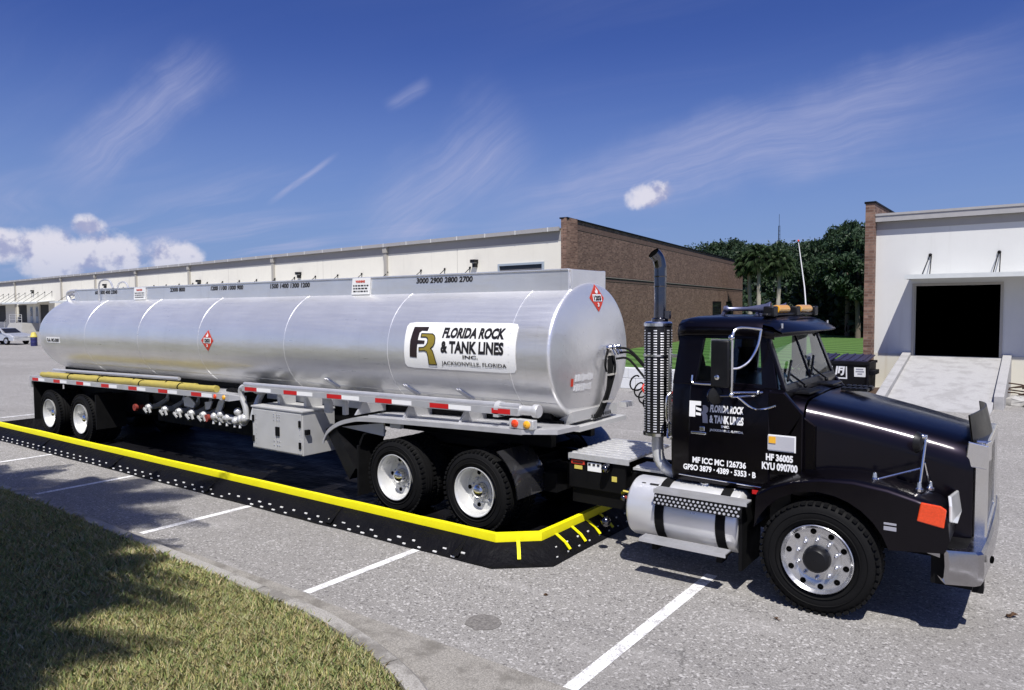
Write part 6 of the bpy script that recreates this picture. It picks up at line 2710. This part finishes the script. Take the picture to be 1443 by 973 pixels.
    m.lathe((-2.37, 6.31, 1.97), (0, -1, 0), [(-.03, .035), (.0, .034), (.012, .02), (.014, .003)], 12)
    part('mirror_lamp', m, 'chrome', mr)
    # far side mirror
    m = MB()
    m.box(-2.40, -2.24, mir(6.36), mir(6.31), 1.88, 2.30)
    part('side_mirror', m, 'black_plastic', r, bevel=.015)
    # ---- roof furniture
    m = MB()
    m.box(-2.13, -2.07, 6.78, 8.46, 2.505, 2.535)
    for y in (6.95, 7.72, 8.42):
        m.box(-2.15, -2.05, y - .07, y + .07, 2.50, 2.60)
    bb = part('beacon_bar', m, 'black_plastic', r, bevel=.012)
    for a, b in ((7.10, 7.46), (7.86, 8.30)):
        m = MB()
        k = 9
        prof = []
        for i in range(k * 2 + 1):
            prof.append(((b - a) * i / (2 * k), .043 if i % 2 else .038))
        m.lathe((-2.10, a, 2.57), (0, 1, 0), [(0, .01)] + prof + [(b - a, .01)], 18)
        part('amber_lens', m, 'lamp_amber', bb)
    m = MB()
    m.lathe((-2.62, 7.15, 2.575), (1, .12, 0), [(0, .012), (.0, .030), (.03, .034), (.05, .020), (.22, .020), (.24, .022), (.40, .050), (.44, .07), (.45, .065), (.43, .02)], 18)
    m.tube([(-2.64, 7.15, 2.50), (-2.60, 7.15, 2.575)], .02, 8)
    m.tube([(-2.30, 7.19, 2.51), (-2.30, 7.19, 2.56)], .02, 8)
    part('air_horn', m, 'horn_blue', r)
    m = MB()
    m.lathe((-2.45, 7.55, 2.575), (1, .12, 0), [(0, .012), (.0, .030), (.03, .034), (.05, .020), (.12, .020), (.14, .022), (.28, .045), (.31, .06), (.315, .055)], 18)
    m.tube([(-2.38, 7.56, 2.51), (-2.38, 7.56, 2.56)], .02, 8)
    part('air_horn', m, 'horn_blue', r)
    m = MB()
    m.tube([(-2.16, 8.42, 2.56), (-2.18, 8.42, 2.80), (-2.25, 8.42, 3.30)], [.008, .007, .004], 6)
    an = part('aerial', m, 'lettering_white', r)
    m = MB()
    m.ball((-2.252, 8.42, 3.32), .012, 6)
    part('aerial_tip', m, 'lamp_orange', an)
    # ---- exhaust
    ex, ey = -3.215, 6.90
    m = MB()
    m.lathe((ex, ey, 1.29), (0, 0, 1), [(0, .05), (0, .132), (.02, .138), (1.12, .138), (1.15, .125), (1.165, .06), (1.165, .05)], 36)
    mf = part('muffler', m, 'black_plastic', r)
    rs = .142
    for c in range(13):
        m = MB()
        a0 = 2 * math.pi * c / 13 + .12
        for k in range(40):
            z = 1.335 + k * .0262
            if c % 2 and k > 38:
                continue
            h = .0105
            vs = []
            for dz in (0, h):
                for q in range(4):
                    a = a0 + (q / 3 - .5) * .235
                    vs.append((ex + (rs + (.004 if dz == 0 else 0)) * math.cos(a), ey + (rs + (.004 if dz == 0 else 0)) * math.sin(a), z + dz))
            m.add(vs, [(0, 1, 5, 4), (1, 2, 6, 5), (2, 3, 7, 6)])
        part('louvre_column', m, 'rail_aluminium', mf, smooth=0)
    m = MB()
    m.lathe((ex, ey, 2.405), (0, 0, 1), [(0, .144), (.03, .144), (.045, .13), (.055, .06)], 36)
    part('shield_band', m, 'chrome', mf)
    m = MB()
    m.lathe((ex, ey, 2.10), (0, 0, 1), [(0, .145), (.0, .150), (.02, .150), (.02, .145)], 36)
    m.box(ex + .12, ex + .26, ey - .03, ey + .03, 2.09, 2.12)
    part('shield_band', m, 'chrome', mf)
    m = MB()
    m.lathe((ex, ey, 1.29), (0, 0, 1), [(0, .145), (.0, .148), (.03, .148), (.03, .14)], 36)
    m.box(ex + .12, ex + .26, ey - .03, ey + .03, 1.30, 1.33)
    part('shield_band', m, 'chrome', mf)
    m = MB()
    stack = spline([(ex + .02, ey, 2.44), (ex + .02, ey, 2.75), (ex + .02, ey, 2.95), (ex + .017, ey - .003, 3.02), (ex + .003, ey - .022, 3.095), (ex - .022, ey - .066, 3.145)], 6)
    m.tube(stack, .062, 20, False)
    m.tube(stack, .057, 20, False)
    m.lathe((ex + .02, ey, 2.44), (0, 0, 1), [(0, .085), (.04, .085), (.05, .065)], 20)
    for z in (2.80, 2.90):
        m.lathe((ex + .02, ey, z), (0, 0, 1), [(0, .066), (.012, .067), (.014, .063)], 20)
    m.box(ex + .08, ex + .13, ey - .02, ey + .02, 2.48, 2.56)
    part('stack_pipe', m, 'stack_chrome', r)
    m = MB()
    m.tube([stack[-1] + (stack[-2] - stack[-1]) * .9, stack[-1] + (stack[-2] - stack[-1]) * .5], .0575, 18)  # black plug in the mouth, the bore's darkness as colour
    part('pipe_bore', m, 'cavity', r)
    m = MB()
    pth = spline([(ex, ey, 1.29), (ex, ey, 1.15), (ex + .03, ey, 1.02), (ex + .14, ey + .02, .92), (ex + .3, ey + .08, .90), (ex + .6, ey + .2, .9)], 6)
    m.tube(pth, [.058 + (.004 if i % 2 else 0) for i in range(len(pth))], 16)
    part('exhaust_elbow', m, 'cast_aluminium', r)
    # grab handle and bits at the cab rear corner
    m = MB()
    m.tube(spline([(-2.97, 6.66, 1.45), (-2.99, 6.62, 1.5), (-2.99, 6.62, 1.7), (-2.97, 6.66, 1.76)], 5), .012, 7)
    m.tube([(-2.98, 6.66, 1.35), (-2.98, 6.66, 2.2)], .014, 7)
    m.tube(spline([(-3.0, 6.68, 1.40), (-2.98, 6.62, 1.33), (-2.94, 6.60, 1.32), (-2.90, 6.60, 1.36)], 5), .012, 7)
    part('grab_handle', m, 'chrome', r)
    # ---- fuel tank with straps and steps
    fx0, fx1, fy, fz, fr = -3.34, -2.20, 6.68, .605, .295
    m = MB()
    m.lathe((fx0, fy, fz), (1, 0, 0), [(0, .005), (.0, .18), (.006, .25), (.03, .285), (.05, fr), (fx1 - fx0 - .05, fr), (fx1 - fx0 - .03, .285), (fx1 - fx0 - .006, .25), (fx1 - fx0, .18), (fx1 - fx0, .005)], 48)
    ft = part('fuel_tank', m, 'fuel_tank_metal', r, smooth=50)
    m = MB()
    m.lathe((-2.62, fy + .02, fz + fr - .01), (0, -.1, 1), [(0, .06), (.03, .06), (.035, .055), (.05, .05), (.055, .005)], 18)
    m.lathe((-2.33, fy - .03, fz + fr - .012), (0, -.1, 1), [(0, .03), (.025, .03), (.03, .005)], 12)
    part('filler_cap', m, 'chrome', ft)
    m = MB()
    m.box(-3.21, -3.17, fy - .15, fy - .11, .862, .867)
    m.box(-3.12, -3.03, fy - .16, fy - .11, .860, .868)
    part('tank_mark', m, 'ink_black', ft, smooth=0)
    for x in (-2.96, -2.36):
        m = MB()
        rr = []
        for k in range(26):
            a = -math.pi * .62 + math.pi * 1.24 * k / 25 + math.pi
            c, s = math.cos(a), math.sin(a)
            rr.append([(x - .045, fy + c * (fr + .002), fz + s * (fr + .002)), (x - .045, fy + c * (fr + .010), fz + s * (fr + .010)), (x + .045, fy + c * (fr + .010), fz + s * (fr + .010)), (x + .045, fy + c * (fr + .002), fz + s * (fr + .002))])
        m.grid(rr)
        part('strap', m, 'black_rubber', ft, smooth=40)
    m = MB()
    m.box(-2.99, -2.10, 6.335, 6.465, .835, .862, 1)
    m.box(-2.99, -2.10, 6.325, 6.335, .838, .876)
    for k in range(4):
        m.box(-2.99, -2.10, 6.348 + k * .030, 6.364 + k * .030, .862, .876)
    part('upper_step', m, ['rail_aluminium', 'black_frame'], r, smooth=0)
    m = MB()
    m.prism([(-2.98, 6.330, .835), (-2.98, 6.296, .735), (-2.98, 6.302, .733), (-2.98, 6.336, .833)], (.84, 0, 0))
    kp = part('kick_plate', m, 'black_frame', r, smooth=0)
    m = MB()
    for row in range(3):                                     # punched grip buttons
        for k in range(20):
            x = -2.965 + k * .042 + (.021 if row % 2 else 0)
            if x > -2.16:
                continue
            z = .812 - row * .030
            y = 6.330 - (.835 - z) * .34 - .0025
            m.add([(x + .0135 * math.cos(q * math.pi / 3), y + .34 * .0115 * math.sin(q * math.pi / 3), z + .0115 * math.sin(q * math.pi / 3)) for q in range(6)], [(0, 1, 2, 3, 4, 5)])
    part('grip_buttons', m, 'rail_aluminium', kp, smooth=0)['kind'] = 'stuff'
    m = MB()
    m.box(-3.10, -2.26, 6.26, 6.40, .372, .394, 1)
    m.box(-3.10, -2.26, 6.250, 6.26, .370, .408)
    for k in range(4):
        m.box(-3.10, -2.26, 6.272 + k * .033, 6.290 + k * .033, .394, .408)
    part('lower_step', m, ['rail_aluminium', 'black_frame'], r, smooth=0)
    m = MB()
    for x in (-2.99, -2.36):
        m.box(x, x + .05, 6.30, 6.44, .30, .375)
    m.box(-2.2, -2.17, 6.42, 6.95, .22, .80)
    parts('step_bracket', m, 'black_frame', r, smooth=0)
    m = MB()
    m.box(-2.14, -2.00, 6.592, 6.604, .895, .93)
    part('side_reflector', m, 'tape_red', r, smooth=0)
    # sill trim line
    m = MB()
    m.tube([(-2.85, 6.60, .985), (-1.86, 6.60, .955)], .006, 6)
    part('sill_trim', m, 'chrome', r)
    # ---- quarter fenders and flaps at the drive wheels
    for s in (1, -1):
        f = (lambda y: y) if s > 0 else mir
        m = MB()
        rows = []
        for k in range(9):
            a = math.radians(2 + k * 7)
            R0 = .585
            x, z = -5.28 + R0 * math.cos(a) + .03, .478 + R0 * math.sin(a)
            R1 = R0 + .03
            x2, z2 = -5.28 + R1 * math.cos(a) + .03, .478 + R1 * math.sin(a)
            rows.append([(x, f(6.42), z), (x2, f(6.40), z2), (x2 + .01, f(6.46), z2 + .005), (x2 + .01, f(6.96), z2 + .005), (x2, f(7.0), z2), (x, f(7.0), z)])
        m.grid(rows, close_u=True)
        m.add(rows[0], [tuple(range(6))])
        m.add(rows[-1], [tuple(range(6))])
        part('quarter_fender', m, 'gloss_black_plastic', r, smooth=40)
        m = MB()
        m.box(-7.24, -7.21, f(6.42), f(6.98), .16, .82)
        parts('mudflap', m, 'black_rubber', r, smooth=0)
    m = MB()
    m.tube([(-4.66, 7.0, .80), (-4.62, 7.25, .80)], .02, 7)
    m.tube([(-4.62, 6.98, .55), (-4.55, 7.2, .6)], .02, 7)
    m.prism([(-7.22, 6.44, .86), (-7.14, 6.44, .98), (-7.12, 6.44, .97), (-7.20, 6.44, .80)], (0, .4, 0))
    parts('fender_bracket', m, 'black_frame', r)
    # ---- wheels
    for x in (-6.56, -5.27):
        wheel(r, x, 6.42, .488, 'dual', 1, True, x)
        wheel(r, x, mir(6.42), .488, 'dual', -1, True, x)
    wheel(r, -1.52, 6.36, .478, 'steer', 1, False, .4)
    wheel(r, -1.52, mir(6.36), .478, 'steer', -1, False, .4)


simple('smoked_plastic', (0.012, 0.012, 0.012), 0.35, var=0.1, spec=0.2)
simple('bumper_chrome', (0.42, 0.41, 0.42), 0.2, 1.0, var=0.08)
simple('horn_blue', (0.16, 0.17, 0.26), 0.25, 0.6, var=0.1)
simple('stack_chrome', (0.14, 0.14, 0.155), 0.12, 1.0, var=0.1)
simple('gloss_black_plastic', (0.02, 0.02, 0.022), 0.2, var=0.2, coat=0.6)
build_tractor()


# ------------------------------------------------------------------ litter on the yard
def build_litter():
    for (x, y, s, lb) in ((-.19, 7.26, .055, 'curled brown leaf on the asphalt ahead of the truck bumper'), (-3.6, 5.4, .03, 'small dark leaf on the asphalt between berm and kerb'), (-1.75, 6.08, .03, 'dark twig on the asphalt beside the front wheel')):
        mb = MB()
        rg = random.Random(int(x * 100))
        for k in range(6):
            a = rg.uniform(0, 6.28)
            c = Vector((x + rg.uniform(-s, s) * .6, y + rg.uniform(-s, s) * .6, s * rg.uniform(.2, .6)))
            d = Vector((math.cos(a), math.sin(a), rg.uniform(-.3, .6))) * s * .7
            w = Vector((-math.sin(a), math.cos(a), rg.uniform(-.4, .4))) * s * .3
            mb.add([c - d, c + w, c + d, c - w, c + Vector((0, 0, s * .12)), c - Vector((0, 0, s * .05))], [(0, 1, 4), (1, 2, 4), (2, 3, 4), (3, 0, 4), (1, 0, 5), (2, 1, 5), (3, 2, 5), (0, 3, 5)])
        single('fallen_leaf', mb, 'dry_leaf', (x, y, 0), lb, 'leaf', 'leaves on the yard', smooth=0)


build_litter()
bpy.context.view_layer.update()
